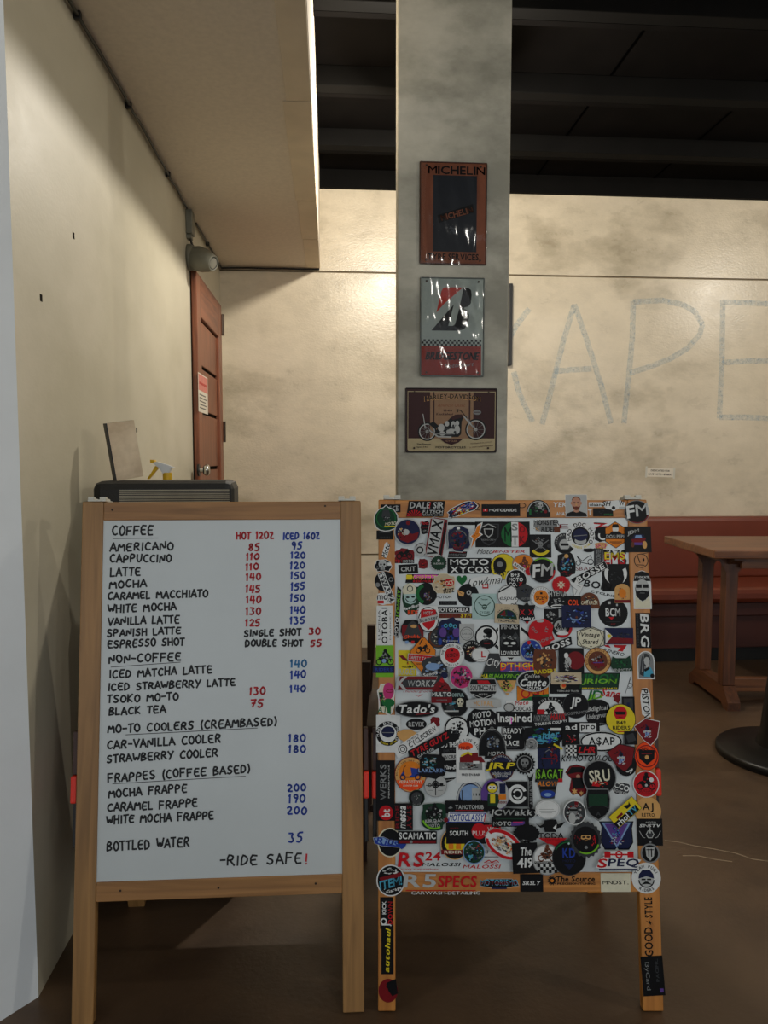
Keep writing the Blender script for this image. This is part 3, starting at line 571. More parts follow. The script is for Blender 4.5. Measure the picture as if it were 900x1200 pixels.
ST(16, 184, 588, 52, 120, 'r', 'k', 'black sticker with red vertical lettering', do((T_, 'DOWN', 14, 0, 85, 18, 'r', {'rot': 90}), (T_, 'KICK', -10, -20, 50, 15, 'w', {'rot': 90}), ('ring', -12, 32, 13, 5, 'w'), ('line', [(-20, 44), (14, 44), (20, 55)], 5, 'w')))
ST(16, 187, 738, 48, 180, 'r', 'k', 'black strip sticker with yellow slanted lettering', do((T_, 'autohaul', 0, 0, 160, 20, 'y', {'rot': 88, 'sh': .4})))
ST(16, 190, 903, 76, 88, 'e', 'rd', 'red round sticker with black torn shape', do((N_, 12, -20, 26, 24, 'k', 10, 11, {'sz': .6}), ('poly', [(-5, -30), (30, -44), (38, 10), (16, 20), (0, 0)], 'k')))
# -- top rail
ST(2, 60, 95, 150, 100, 'e', None, 'black line drawing on the wood', do(('ring', 0, 0, 70, 7, 'k', {'ry': 36}), ('line', [(-60, 20), (70, 40)], 6, 'k')))
ST(2, 500, 92, 80, 60, 'e', None, 'black loop drawn on the wood', do(('ring', 0, 0, 36, 6, 'k', {'ry': 24}), ('line', [(-190, -22), (0, -22)], 5, 'k')))
ST(1, 478, 122, 352, 142, [(-.85, -1), (1, -1), (.9, 1), (-1, 1), (-.9, -.2)], 'k', 'black sticker with white slanted lettering and red rays',
   do((T_, 'DALE SIR', 12, -32, 305, 58, 'lg', {'sh': .12}), (R_, 38, -30, 7, 60, 'r', {'rot': -12}), (T_, 'F.I TECH', 65, 26, 180, 30, 'lg', {'sh': .2}), (T_, 'PERFORMANCE', 60, 55, 190, 15, 'lg'), *[('poly', [(-100, 68), (-100+72*math.cos(a), 68-58*math.sin(a)), (-100+72*math.cos(a+.16), 68-58*math.sin(a+.16))], 'r') for a in [.05+i*.36 for i in range(9)]]))
ST(1, 800, 126, 310, 108, 'b13', 'nv', 'long colourful graffiti sticker', do((N_, 0, 0, 135, 44, 'b r w o y k lg', 46, 21), (T_, 'STREET', 55, -5, 130, 46, 'b', {'sh': .3}), (T_, 'SYM', -80, 24, 90, 34, 'k', {'sh': .3})), rot=22, edge='w', ew=.06)
ST(2, 315, 134, 345, 108, 'r', 'k', 'black banner with red play button', do((R_, -140, 0, 42, 26, 'r'), ('poly', [(-146, -7), (-132, 0), (-146, 7)], 'w'), (T_, 'MOTODUDE', 18, 0, 245, 26, 'w', {'bold': True})))
ST(2, 645, 120, 212, 156, 'dome', 'k', 'black arched club patch', do(('ring', 0, 30, 98, 8, 'lg', {'a0': 0, 'a1': 180}), (N_, 0, 0, 70, 50, 'dg k gy g', 26, 31), ('skull', 15, -25, 60, 'lg'), (R_, -75, 30, 18, 50, 'g'), (C_, 62, 28, 15, 'rd')))
ST(2, 835, 85, 130, 60, 'b2', None, 'white graffiti letters on the wood', do((T_, 'YEK', 0, 0, 130, 42, 'w', {'sh': .2}),))
ST(2, 850, 165, 110, 40, 'r', None, 'small white letters on the wood', do((T_, 'AMAT', 0, 0, 100, 32, 'w'),))
ST(3, 320, 85, 120, 40, 'rr', 'w', 'small white word sticker', do((T_, 'ulaan', 0, 0, 105, 28, 'k')))
ST(3, 272, 152, 40, 66, 'r', None, 'single white letter', do((T_, 'T', 0, 0, 34, 52, 'w'),))
ST(3, 388, 152, 180, 74, 'r', 'k', 'black sticker with faint green word', do((T_, 'garage', 45, 22, 80, 18, 'g'), (N_, -30, 0, 55, 24, 'dg k', 10, 33)))
ST(3, 478, 88, 215, 84, 'b17', 'w', 'white lettering sticker with a black visor', do((T_, 'SH', -62, -12, 72, 44, 'k', {'sh': .2}), (T_, 'W', 74, -16, 46, 44, 'k'), ('ell', 0, 20, 26, 34, 'w'), ('ell', 0, 26, 17, 16, 'k'), (R_, 75, 28, 52, 24, 'lg')))
def idphoto(A):
    A.rect(0, 0, 190, 196, 'lg'); A.poly([(-95, 98), (-88, 70), (-40, 52), (-20, 45), (20, 45), (40, 52), (88, 70), (95, 98)], 'k')
    A.poly([(-20, 20), (22, 20), (26, 54), (0, 62), (-24, 54)], 'sk'); A.ell(0, -22, 42, 60, 'sk', 24); A.poly([(42*math.cos(a), -40-44*math.sin(a)) for a in [R(10+i*16) for i in range(11)]], 'br')
    A.ell(0, -38, 38, 36, 'sk', 20, True); A.ell(-44, -22, 7, 13, 'sk', 8); A.ell(44, -22, 7, 13, 'sk', 8, False); A.poly([(-34, 2), (-16, 10), (0, 6), (16, 10), (34, 2), (26, 32), (0, 42), (-26, 32)], 'br')
    A.rect(-16, -32, 18, 4, 'k'); A.rect(16, -32, 18, 4, 'k', up=False); A.ell(-16, -24, 6, 3, 'k', 8, False); A.ell(16, -24, 6, 3, 'k', 8, False); A.poly([(-4, -18), (4, -18), (9, -2), (-9, -2)], 'tan', False); A.rect(0, 14, 24, 5, 'rd')
ST(3, 152, 95, 196, 202, 'r', 'w', 'passport photograph of a bald person in a dark shirt', idphoto)
# -- panel, top band
ST(1, 790, 250, 260, 26, 'r', 'k', 'thin black strip')
ST(1, 320, 325, 230, 230, 'e', 'nv', 'round blue and red sticker with a helmet face', do(('poly', [(-88, 20), (-40, -10), (40, 18), (95, 0), (80, 60), (0, 92), (-60, 70)], 'rd'), (N_, -45, 5, 42, 55, 'cr tan lg k', 20, 41), (C_, 5, -76, 18, 'rd'), (C_, -10, 2, 24, 'lg')), edge='lg', ew=.045)
ST(1, 478, 285, 100, 118, 'b21', 'k', 'small red and black script sticker', do((T_, 'Motul', 0, -38, 90, 28, 'r', {'sh': .3}), (T_, 'TUNING', 0, 0, 80, 16, 'rd'), (N_, 0, 36, 40, 18, 'gy nv lg', 10, 42)))
ST(1, 438, 480, 108, 130, 'b23', 'lg', 'white sticker with black ring', do(('ring', -10, 4, 30, 11, 'k'), ('ring', 0, 0, 50, 5, 'k', {'ry': 56, 'a0': -60, 'a1': 160})))
ST(1, 572, 378, 345, 158, [(-1, -.8), (-.6, -1), (.9, -1), (1, -.6), (1, .9), (.5, 1), (-.8, 1), (-1, .4)], 'rd', 'large tilted silver lettering sticker with red edge', do(('poly', [(-160, -62), (160, -62), (160, 40), (-160, 40)], 'lg'), (T_, 'VMAX', 0, -12, 310, 92, 'k', {'sh': .1}), (R_, 0, 58, 280, 16, 'k')), rot=80, edge='lg', ew=.03)
ST(1, 765, 385, 210, 230, 'b25', 'nv', 'round navy monster motorcycle sticker', do((N_, 0, 10, 82, 84, 'nv k dg rd', 34, 45), (C_, 0, -88, 14, 'w'), ('ring', 0, 0, 78, 8, 'dg'), (T_, 'HORDE', 0, 80, 80, 22, 'rd'), ('ring', 2, 0, 70, 5, 'gy', {'a0': 20, 'a1': 110})), edge='lg', ew=.03)
ST(1, 592, 598, 150, 140, 'gear', 'k', 'grey toothed badge', do((C_, 0, 0, 58, 'dgn'), (T_, 'RIDERS', 0, 6, 80, 14, 'lg'), (C_, 0, -20, 12, 'lg')), edge='lg', ew=.05)
ST(1, 292, 535, 175, 130, 'b27', 'rd', 'red and black motorcycle sticker', do(('moto', 0, -18, 70, 'k', 'rd'), (R_, 0, 46, 165, 32, 'k'), (T_, 'TBM', -50, 46, 60, 26, 'r'), (T_, 'MOTO', 32, 46, 90, 24, 'lg')))
ST(1, 326, 650, 165, 78, 'r', 'k', 'black rectangle with grey block letters', do((T_, 'CRIT', 0, 0, 125, 40, 'lg')), rot=3)
ST(1, 456, 606, 88, 92, 'b29', 'rd', 'small dark red horned head', do((N_, 0, 0, 34, 34, 'k rd r', 12, 47), (R_, 0, 10, 30, 6, 'k')))
ST(1, 760, 522, 165, 50, 'para', 'k', 'small black banner', do((T_, 'MOTORCYCLE', 0, 4, 140, 18, 'gy'), (R_, 0, -15, 140, 6, 'rd')))
ST(2, 40, 623, 372, 134, 'r', 'k', 'black block with two lines of wide white lettering', do((T_, 'MOTO', 0, -32, 325, 52, 'w'), (T_, 'XYCOS', 0, 32, 325, 52, 'w')))
ST(2, 332, 346, 462, 218, 'r', 'k', 'black rectangle with grey shield and tricolour disc',
   do(('poly', [(-205, -90), (-30, -90), (-34, 20), (-70, 70), (-118, 96), (-165, 70), (-200, 20)], 'dg'), ('poly', [(-196, -82), (-38, -82), (-42, 16), (-76, 62), (-118, 84), (-160, 62), (-192, 16)], 'k'), ('poly', [(-160, -50), (-76, -50), (-84, 0), (-118, 30), (-152, 0)], 'lg'), ('poly', [(-150, -42), (-86, -42), (-92, -4), (-118, 18), (-144, -4)], 'k'), ('line', [(-180, -60), (-120, -88), (-56, -60)], 8, 'lg'), (T_, 'RIDING CREW', -118, 46, 120, 14, 'gy'),
      ('poly', [(94+106*math.cos(a), -106*math.sin(a)) for a in [R(102+i*13) for i in range(13)]], 'g'), ('poly', [(106+106*math.cos(a), -106*math.sin(a)) for a in [R(-78+i*13) for i in range(13)]], 'r'), (R_, 104, 0, 58, 210, 'w'), (T_, 'S', 104, -62, 50, 60, 'gy'), (T_, 'T', 104, 50, 50, 80, 'gy'), (T_, 'M', 46, 0, 60, 120, 'dgn'), (T_, 'O', 166, -44, 50, 60, 'rd'), (T_, 'K', 166, 44, 50, 60, 'rd')))
ST(2, 95, 362, 130, 240, [(.9, -1), (.2, -.8), (-.3, -.2), (-.9, .0), (-.5, .2), (-.9, 1), (.0, .25), (.3, .1), (.9, -.1), (.5, -.25)], 'o', 'orange lightning bolt sticker with white edge', do((N_, -5, -20, 22, 40, 'br o', 8, 50)), edge='w', ew=.13)
ST(2, 720, 272, 240, 128, 'b31', 'gy', 'grey gothic lettering sticker', do((T_, 'MONSTER', 0, -30, 215, 46, 'k'), (T_, 'RIDERS', 30, 28, 150, 46, 'k', {'sh': .1}), (N_, -82, 26, 32, 30, 'tan k lg', 14, 51), (R_, 88, 30, 50, 50, 'br')), edge='w', ew=.05)
ST(2, 665, 448, 184, 196, 'r', 'k', 'black rectangle with pirate and yellow scroll', do((N_, 0, -40, 50, 42, 'br gy dg', 20, 52), ('skull', 0, -8, 56, 'gy'), ('line', [(-70, 50), (70, -50)], 6, 'gy'), ('line', [(-70, -50), (70, 50)], 6, 'gy'), ('ring', 0, -10, 92, 24, 'y', {'a0': 215, 'a1': 325}), (C_, 72, 0, 15, 'dg')))
ST(2, 175, 497, 130, 50, 'r', None, 'small black script word', do((T_, 'Moto', 0, 0, 125, 42, 'k', {'sh': .4, 'bold': False}),))
ST(2, 385, 500, 290, 30, 'r', None, 'small red italic word', do((T_, 'JENSTER', 0, 0, 285, 26, 'r', {'sh': .6}),))
ST(2, 340, 630, 218, 222, 'e', 'y', 'yellow disc with black bearded helmet', do((N_, -35, 15, 62, 78, 'k dg', 30, 55), ('ell', -30, -10, 56, 68, 'k'), ('ell', -30, -20, 26, 22, 'gy'), (T_, 'Cat', 62, 50, 70, 36, 'k', {'rot': 8})), edge='k', ew=.02)
ST(2, 515, 608, 190, 172, 'e', 'o', 'orange oval sticker with tilted banner', do(('rider', 5, -8, 60, 'br', 'p'), (N_, 0, 40, 60, 30, 'br rd p k', 14, 56), (R_, -30, 30, 130, 34, 'w', {'rot': -35}), (T_, 'RIDERS', -30, 30, 110, 20, 'k', {'rot': -35})), edge='gy', ew=.04)
ST(2, 565, 672, 66, 66, 'e', 'r', 'small round red button', do(('ring', 0, 0, 22, 6, 'rd')))
ST(2, 682, 662, 220, 216, 'e', 'k', 'black disc with white script and a green top arc', do(('ring', 0, 0, 106, 12, 'lm', {'a0': 20, 'a1': 130}), ('ring', 0, 0, 106, 12, 'r', {'a0': -60, 'a1': 0}), (T_, 'FM', 2, 0, 170, 110, 'w', {'sh': .15, 'rot': 5}), (T_, 'motorcycle', 0, 76, 110, 16, 'dg')), edge='gy', ew=.02)
ST(5, 452, 75, 184, 186, 'e', 'k', 'black disc with three lines of white lettering and red cross', do((T_, 'B+3', -10, -46, 70, 34, 'w'), (T_, 'MOTO', -4, -6, 118, 34, 'w'), (T_, 'CO.', -30, 34, 70, 32, 'w'), (T_, 'X', 35, 32, 32, 32, 'r')), edge='w', ew=.04)
ST(2, 878, 425, 176, 176, 'e', 'k', 'black ring sticker with chrome helmet', do((C_, 0, 0, 62, 'dg'), ('helm', 0, 10, 90, 'lg'), ('arc', 'BROTHERS MOTO', 0, 0, 72, 14, 'lg', 190, -10)), edge='dg', ew=.03)
ST(3, 70, 612, 165, 210, 'b33', 'k', 'black sticker with teal rider figure', do((N_, 0, -10, 66, 76, 'c nv b k gy', 30, 60), (N_, 5, 72, 55, 22, 'rd k r', 12, 61), (C_, 0, -72, 18, 'tan')))
ST(3, 192, 360, 246, 240, 'e', 'w', 'white disc with helmet visor and black ring letters', do(('arc', 'MAD DOC MOTO', 0, 0, 100, 34, 'k', 205, -40), (C_, 0, 0, 78, 'k'), ('ell', 0, 40, 50, 30, 'lg'), ('ell', 0, -10, 62, 52, 'nv'), (R_, 0, -4, 110, 6, 'gy', {'rot': 5}), ('arc', 'RIDERS CLUB', 0, 0, 98, 18, 'y', 225, 320, {'inside': True})), edge='w')
ST(3, 372, 268, 125, 60, 'r', None, 'red and black zigzag mark', do(('poly', [(-60, -26), (60, -20), (0, 6), (62, 2), (56, 14), (-60, 26), (0, -8), (-60, -14)], 'r'), (R_, -10, -22, 90, 6, 'k', {'rot': -3})))
ST(3, 46, 275, 80, 40, 'r', None, 'small red letter', do((T_, 'E', 0, 0, 76, 36, 'rd', {'bold': False}),))
ST(3, 385, 345, 150, 128, 'b35', 'k', 'black rounded sticker with white arc', do(('ring', 5, 10, 40, 14, 'w', {'a0': 150, 'a1': 380}),))
ST(3, 372, 445, 112, 60, 'b37', 'tan', 'small pink and yellow word sticker', do((T_, 'SEO', 0, 0, 90, 38, 'p'), (N_, 0, 12, 45, 15, 'y cr', 8, 62)))
ST(3, 502, 350, 178, 228, 'hex', 'o', 'orange hexagon sticker with hatted figure', do(('ell', 0, -50, 26, 34, 'w'), ('poly', [(-32, -62), (-22, -90), (22, -92), (34, -62)], 'k'), ('poly', [(-55, -6), (-30, -30), (30, -30), (55, -6)], 'k'), (R_, 0, 14, 176, 44, 'k'), (T_, 'DON PEPE', 0, 14, 160, 30, 'lg'), (R_, 0, 60, 100, 6, 'k'), (R_, 0, 74, 70, 8, 'br')), edge='k', ew=.03)
ST(3, 695, 390, 236, 232, 'r', 'k', 'black square with red and blue off-road vehicle', do((T_, 'JDM', -42, -62, 110, 42, 'lg', {'rot': 16, 'sh': .2}), ('poly', [(-60, 0), (-30, -44), (50, -44), (60, -14), (70, 10), (-60, 10)], 'nv'), ('poly', [(-62, 0), (70, -14), (60, 30), (-50, 34)], 'rd'), ('poly', [(-30, -10), (-20, -36), (30, -38), (36, -12)], 'lb'), ('ell', 58, 50, 20, 34, 'tan'), ('ell', -50, 48, 16, 24, 'br'), (R_, 0, 40, 70, 24, 'pu')))
ST(3, 495, 545, 196, 140, 'r', None, 'yellow to red flame lettering', do((T_, 'EMS', 3, 4, 196, 134, 'k'), (T_, 'EMS', 0, 20, 180, 92, 'r'), (T_, 'EMS', 0, -10, 172, 62, 'y'), (N_, 0, -46, 80, 16, 'w k', 8, 63)))
ST(3, 228, 588, 160, 150, 'r', None, 'black line drawing of crossed wrenches with red letters', do(('ring', -52, 10, 22, 6, 'k'), ('ring', 52, 0, 26, 6, 'k'), ('line', [(-64, -52), (-20, -6), (50, -56), (62, -30)], 6, 'k'), ('line', [(-60, -44), (-30, 4), (40, 20), (64, 16)], 6, 'k'), (T_, 'SBAC', 0, 56, 150, 34, 'rd', {'bold': False})))
ST(3, 352, 545, 84, 150, 'para', 'dg', 'dark grey vertical label', do((T_, 'HANDCRAFTED', 0, 0, 130, 40, 'gy', {'rot': 88})))
ST(3, 265, 485, 100, 36, 'b39', 'k', 'small black feather shape')
ST(6, 505, 52, 232, 230, 'r', 'k', 'black square with white crescent around a dark head', do(('ring', 0, -35, 96, 30, 'w', {'a0': 150, 'a1': 390}), (C_, 0, 0, 70, 'k'), (N_, 0, 0, 60, 55, 'dg k', 10, 64)))
ST(6, 345, 125, 230, 76, 'r', None, 'bold black lettering with cycling underneath', do((T_, 'BOIN', 0, -6, 230, 62, 'k', {'rot': -10, 'sh': .1}), (T_, 'CYCLING', 45, 66, 215, 20, 'k', {'rot': -13})))
ST(3, 272, 690, 330, 66, 'r', 'k', 'tilted black band with white lettering', do((T_, 'BOSSE', 10, 0, 260, 48, 'w', {'sh': .1})), rot=28, edge='w', ew=.04)
# -- right upright
ST(3, 722, 578, 140, 145, 'e', None, 'round face drawn in black on the wood', do(('ring', 0, 0, 64, 7, 'k'), ('line', [(-30, -40), (-10, 20)], 8, 'k'), ('ell', 22, -6, 9, 18, 'k'), ('line', [(0, -60), (60, -70)], 5, 'k'), ('line', [(-35, 36), (30, 40)], 6, 'k')))
ST(6, 732, 158, 160, 340, 'arch', 'w', 'white sticker with bearded face in cap and sunglasses', do(('poly', [(-76, -76), (-60, -148), (0, -166), (60, -148), (76, -76)], 'k'), (T_, 'SYNDICATE', 0, -112, 128, 18, 'w'), ('ell', 0, -18, 62, 74, 'lg'), (R_, -30, -32, 52, 32, 'k'), (R_, 30, -32, 52, 32, 'k', {'up': False}), ('poly', [(-66, -30), (-50, 16), (0, 4), (50, 16), (66, -30), (56, 60), (0, 104), (-56, 60)], 'k'), (R_, 0, 32, 44, 8, 'lg'), ('poly', [(-60, 44), (-40, 80), (0, 108), (40, 80), (60, 44), (70, 158), (-70, 158)], 'cr', {'up': False}), ('poly', [(-50, 30), (50, 30), (30, 86), (0, 100), (-30, 86)], 'k')))
ST(6, 740, 516, 134, 308, 'r', 'k', 'black vertical sticker with white slanted initials', do((T_, 'BRG', 14, 0, 285, 76, 'w', {'rot': -90, 'sh': .15}), (T_, 'BIGBIKE RIDERS', -48, 0, 280, 18, 'dg', {'rot': -90})))
def woman(A):
    A.ell(0, -44, 40, 56, 'dg', 20); A.ell(8, -34, 26, 36, 'lg', 16); A.poly([(-40, -60), (-58, 80), (-20, 100), (-14, -30)], 'dg'); A.poly([(-30, 100), (-10, 30), (40, 20), (60, 60), (62, 104)], 'c', False)
    A.ell(14, 10, 16, 24, 'lg'); A.rect(6, 36, 50, 22, 'k', 30); A.line([(-20, -90), (-36, 60)], 10, 'gy'); A.circ(52, 92, 18, 'k')
ST(9, 765, 145, 152, 244, 'arch', 'gy', 'grey portrait sticker of a long-haired person with white edge', woman, edge='w', ew=.06)
ST(9, 765, 485, 280, 92, 'b41', 'w', 'white vertical name sticker with black letters', do((T_, 'PISTON', 0, 0, 250, 60, 'k', {'sh': .2})), rot=-86)
robot = lambda A: (A.rect(0, 10, 34, 50, 'lb'), A.circ(0, -26, 16, 'nv'), A.line([(-30, 0), (30, -4)], 16, 'lg'), A.noise(0, 30, 40, 34, 'lg lb w nv pu'.replace(' ', ' '), 12, 70), A.noise(-5, -30, 60, 34, 'nv rd k', 12, 71))
ST(12, 712, 250, 196, 226, 'e', 'or2', 'orange red round sticker with black shield', do(('poly', [(-66, -50), (66, -50), (60, 20), (0, 70), (-60, 20)], 'k'), ('ring', 0, 0, 88, 8, 'rd'), (N_, 0, -56, 70, 20, 'rd k', 12, 72), (C_, 0, 8, 16, 'tan'), (R_, 0, -20, 84, 8, 'rd')), edge='rd', ew=.02)
ST(12, 715, 52, 216, 220, 'pent', 'rd', 'dark red five-sided sticker with robot, on the upright', robot, edge='w', ew=.03)
ST(12, 706, 476, 212, 212, 'e', 'r', 'round red sticker with black motorcycle and white rim', do(('rider', 0, -20, 78, 'k', 'lg'), (C_, 44, -34, 18, 'w'), (T_, 'SUGAR', 0, 52, 120, 26, 'rd'), (R_, 0, 76, 90, 8, 'rd')), edge='w', ew=.035)
ST(15, 722, 72, 212, 218, 'e', 'tan', 'tan disc with black retro lettering', do((T_, 'AJ', 0, -26, 90, 72, 'k'), (T_, 'RETRO', 0, 30, 102, 30, 'k')))
ST(15, 738, 243, 202, 208, 'r', 'k', 'black square with white futuristic emblem', do((T_, 'MOTO', 10, -76, 80, 12, 'lg', {'sh': .3}), (T_, 'SINSTV', 2, -50, 165, 24, 'w', {'sh': .3}), ('ring', 0, 16, 34, 8, 'lg', {'n': 6}), (R_, 0, 16, 34, 34, 'dg'), ('line', [(-84, -10), (-60, 36), (-40, 44)], 4, 'lg'), ('line', [(84, -10), (60, 36), (40, 44)], 4, 'lg'), (R_, 0, -12, 10, 40, 'lg'), (C_, 0, 74, 9, 'gy')))
ST(15, 738, 414, 152, 152, 'e', 'k', 'black disc with silver shield monogram', do(('poly', [(-36, -46), (36, -46), (30, 20), (0, 56), (-30, 20)], 'lg'), (R_, -11, -5, 9, 62, 'k'), (R_, 11, -5, 9, 62, 'k', {'up': False}), (R_, 0, -28, 60, 7, 'k', {'up': False})), edge='gy', ew=.08)
ST(15, 708, 616, 232, 236, 'e', 'w', 'white disc with moustached face in a blue cap', do(('ell', 0, 14, 58, 54, 'lg'), ('poly', [(-62, 4), (-56, -30), (-30, -62), (30, -62), (56, -30), (62, 4), (0, -14)], 'nv'), (R_, -22, 10, 34, 12, 'k'), (R_, 22, 10, 34, 12, 'k', {'up': False}), ('poly', [(-46, 50), (-10, 26), (10, 26), (46, 50), (0, 44)], 'k'), ('ring', 0, 14, 64, 9, 'k', {'a0': 180, 'a1': 360, 'ry': 60}), ('arc', 'TEAM PUGI', 0, 0, 92, 22, 'k', 160, 20), ('arc', 'RIDERS', 0, 0, 92, 22, 'k', 232, 308, {'inside': True})), edge='w')
ST(17, 415, 566, 80, 34, 'r', None, 'upper bold black word on the right leg', do((T_, 'STYLE', 0, 0, 78, 32, 'k'), ('poly', [(-48, -14), (-66, 8), (-56, 8), (-70, 22), (-44, -2), (-54, 0)], 'k')), rot=90)
ST(17, 416, 705, 112, 34, 'r', None, 'lower bold black word on the right leg', do((T_, 'GOOD', 0, 0, 110, 34, 'k')), rot=90)
ST(17, 433, 843, 86, 148, 'r', 'k', 'black sticker with grey scribble low on the right leg', do((T_, '13yCard', -22, 0, 104, 20, 'gy', {'rot': -90, 'bold': False}), (T_, 'PACIFIC', 18, -20, 86, 12, 'dg', {'rot': 90}), (R_, 30, 55, 14, 14, 'pu')), rot=3)
# -- second band (y 670-770)
ST(4, 232, 355, 462, 44, 'para', 'k', 'long vertical black sticker with white and green lettering', do((T_, 'MOTO', -128, 0, 165, 30, 'w', {'sh': .2}), (T_, 'LOWKEY', 80, 0, 235, 30, 'lm', {'sh': .2})), rot=86, edge='w', ew=.06)
ST(4, 448, 60, 285, 74, 'para', 'k', 'foil banner in pink and yellow with black lower edge', do((R_, 30, -18, 200, 26, 'fl'), (R_, -110, -12, 50, 40, 'y'), (T_, 'LOOMOTOTV', 0, -10, 265, 36, 'y', {'sh': .3}), (T_, 'RIDE MORE', 10, 22, 170, 20, 'r', {'sh': .3})))
ST(4, 348, 240, 160, 270, 'b43', 'dgn', 'green and white masked skull sticker', do(('ell', -10, -70, 58, 60, 'cr'), ('ring', -6, -86, 26, 7, 'dg'), ('poly', [(-62, -40), (56, -46), (40, 30), (0, 44), (-44, 30)], 'mint'), ('ell', -26, -14, 16, 8, 'k'), ('ell', 20, -18, 16, 8, 'k', {'up': False}), ('ring', 0, -20, 50, 8, 'k', {'a0': 200, 'a1': 340}), (T_, 'Headbang', 14, 68, 170, 34, 'w', {'rot': 16, 'sh': .2}), (T_, 'RIDE', 20, 112, 90, 36, 'or2')), rot=0)
ST(4, 485, 195, 178, 186, 'e', 'k', 'black disc with green left rim and hooded figure', do(('ring', 0, 0, 86, 26, 'g', {'a0': 110, 'a1': 250}), (N_, 10, 25, 46, 55, 'pu dg br gy', 18, 73), ('ell', 4, -38, 30, 24, 'k')))
ST(4, 640, 112, 210, 190, 'b45', 'beige', 'cream hand sticker with red word', do((N_, -10, 0, 76, 60, 'cr tan k br', 20, 74), ('ell', 44, -15, 42, 32, 'r'), (T_, 'CICS', 44, -14, 66, 34, 'cr', {'rot': 10}), (T_, 'BUZZ', 40, 52, 90, 34, 'k', {'rot': 8})), edge='cr', ew=.03)
ST(4, 797, 75, 92, 84, [(0, 1), (-.55, .45), (-1, -.15), (-.95, -.6), (-.6, -.95), (-.2, -.85), (0, -.5), (.25, -.9), (.65, -1), (.95, -.7), (1, -.2), (.6, .4)], 'g', 'green heart')
ST(4, 852, 205, 182, 190, 'e', 'k', 'black disc with two round eyes and a feather', do((C_, 8, -20, 20, 'lg'), (C_, 36, 6, 14, 'lg'), (C_, 8, -20, 9, 'k'), ('poly', [(-92, -46), (-30, -20), (-40, 14), (-76, 4)], 'tan'), ('line', [(-50, -8), (-80, -30)], 4, 'br')))
ST(5, 182, 82, 330, 92, 'b47', 'w', 'white sticker with black looping script', do((T_, 'Lowkmal', 0, 0, 290, 66, 'k', {'sh': .5, 'bold': False}),), rot=7)
ST(5, 180, 128, 50, 36, 'r', 'r', 'tiny red tag', do((R_, 0, 0, 34, 14, 'w'),))
ST(4, 640, 222, 130, 30, 'r', None, 'small black word', do((T_, 'MOTION', 0, 0, 125, 24, 'k'),))
ST(4, 675, 275, 148, 34, 'r', 'k', 'small black bar sticker', do((T_, 'STICKER', 0, 0, 120, 18, 'dg')))
ST(4, 718, 335, 286, 48, 'r', 'k', 'black banner with white condensed letters', do((T_, 'MOTOPHILIA', 0, 0, 270, 36, 'w')))
ST(4, 740, 386, 285, 42, 'r', 'br', 'narrow brown banner with red and yellow letters', do((T_, 'MYTEAM', -50, 0, 170, 28, 'rd'), (T_, 'SYM', 90, 0, 85, 34, 'y', {'sh': .2})))
ST(4, 590, 578, 180, 186, 'e', 'dg', 'grey round patch behind the blue monsters', do(('ring', 0, 0, 80, 12, 'br'), (N_, 0, 0, 60, 60, 'gy cr k', 16, 76)))
ST(4, 365, 528, 206, 208, 'b49', 'k', 'black ninja sticker with orange name', do((R_, -60, -10, 60, 90, 'rd'), (R_, 60, -10, 60, 90, 'rd', {'up': False}), ('poly', [(-80, 50), (-40, -60), (0, -96), (40, -60), (80, 50)], 'dg'), ('ell', 8, -46, 26, 14, 'tan'), (T_, 'Chubby', 6, 52, 170, 36, 'or2', {'arch': 12}), (R_, -50, 85, 26, 24, 'lb'), (R_, 0, 85, 26, 24, 'r', {'up': False})))
ST(4, 503, 420, 180, 222, 'shield', 'w', 'white and red shield sticker', do(('ring', 0, 0, 86, 8, 'k', {'ry': 105}), ('poly', [(-62, -82), (62, -82), (66, -10), (44, 50), (0, 86), (-44, 50), (-66, -10)], 'r'), (R_, 0, -6, 176, 42, 'lg', {'rot': 12}), (T_, 'Scooter', 0, -6, 160, 30, 'dg', {'rot': 12}), (T_, 'MOTO', 0, -54, 80, 28, 'lg')))
ST(4, 690, 530, 208, 236, 'b51', 'nv', 'blue three-headed monster sticker', do((N_, 0, 0, 88, 96, 'b nv k', 34, 78), ('ell', -56, 4, 30, 40, 'pu'), ('ell', 56, 4, 30, 40, 'pu', {'up': False}), (C_, -32, -52, 17, 'c'), (C_, 8, -56, 17, 'c', {'up': False}), (C_, 44, -46, 17, 'c', {'up': False}), (C_, -30, -50, 8, 'k'), (C_, 10, -54, 8, 'k', {'up': False}), (C_, 46, -44, 8, 'k', {'up': False}), (T_, 'Cyclops', 6, 74, 130, 22, 'lg'), ('ell', -80, 80, 16, 28, 'b'), ('ell', 84, 70, 16, 30, 'b')))
ST(4, 842, 545, 126, 164, 'r', 'lg', 'pale square stamp sticker', do(('ring', 0, 0, 56, 4, 'dg'), (T_, 'GARAGE', 0, 2, 86, 14, 'gy'), ('ring', 0, 0, 40, 3, 'gy')))
ST(5, 172, 304, 208, 212, 'r', 'mint', 'mint green square sticker with thin round emblem', do(('ring', 0, -4, 88, 7, 'dgn'), (C_, 0, -4, 76, 'mint'), (T_, 'Thumper', 0, -56, 60, 16, 'dgn'), ('ring', 0, 6, 22, 6, 'dgn'), ('line', [(-50, -30), (-20, -6), (20, -6), (50, -30)], 6, 'dgn'), (R_, 0, 12, 28, 14, 'dgn'), (T_, 'CYCLES', 0, 50, 84, 16, 'dgn')))
ST(5, 380, 212, 184, 184, 'e', 'w', 'white disc with thin black script', do(('ring', 0, 0, 90, 5, 'k'), ('line', [(-80, -30), (20, -84)], 12, 'k'), (T_, 'esputi', 8, 22, 160, 44, 'k', {'sh': .4, 'bold': False}), (T_, 'on', 45, 72, 50, 18, 'k')))
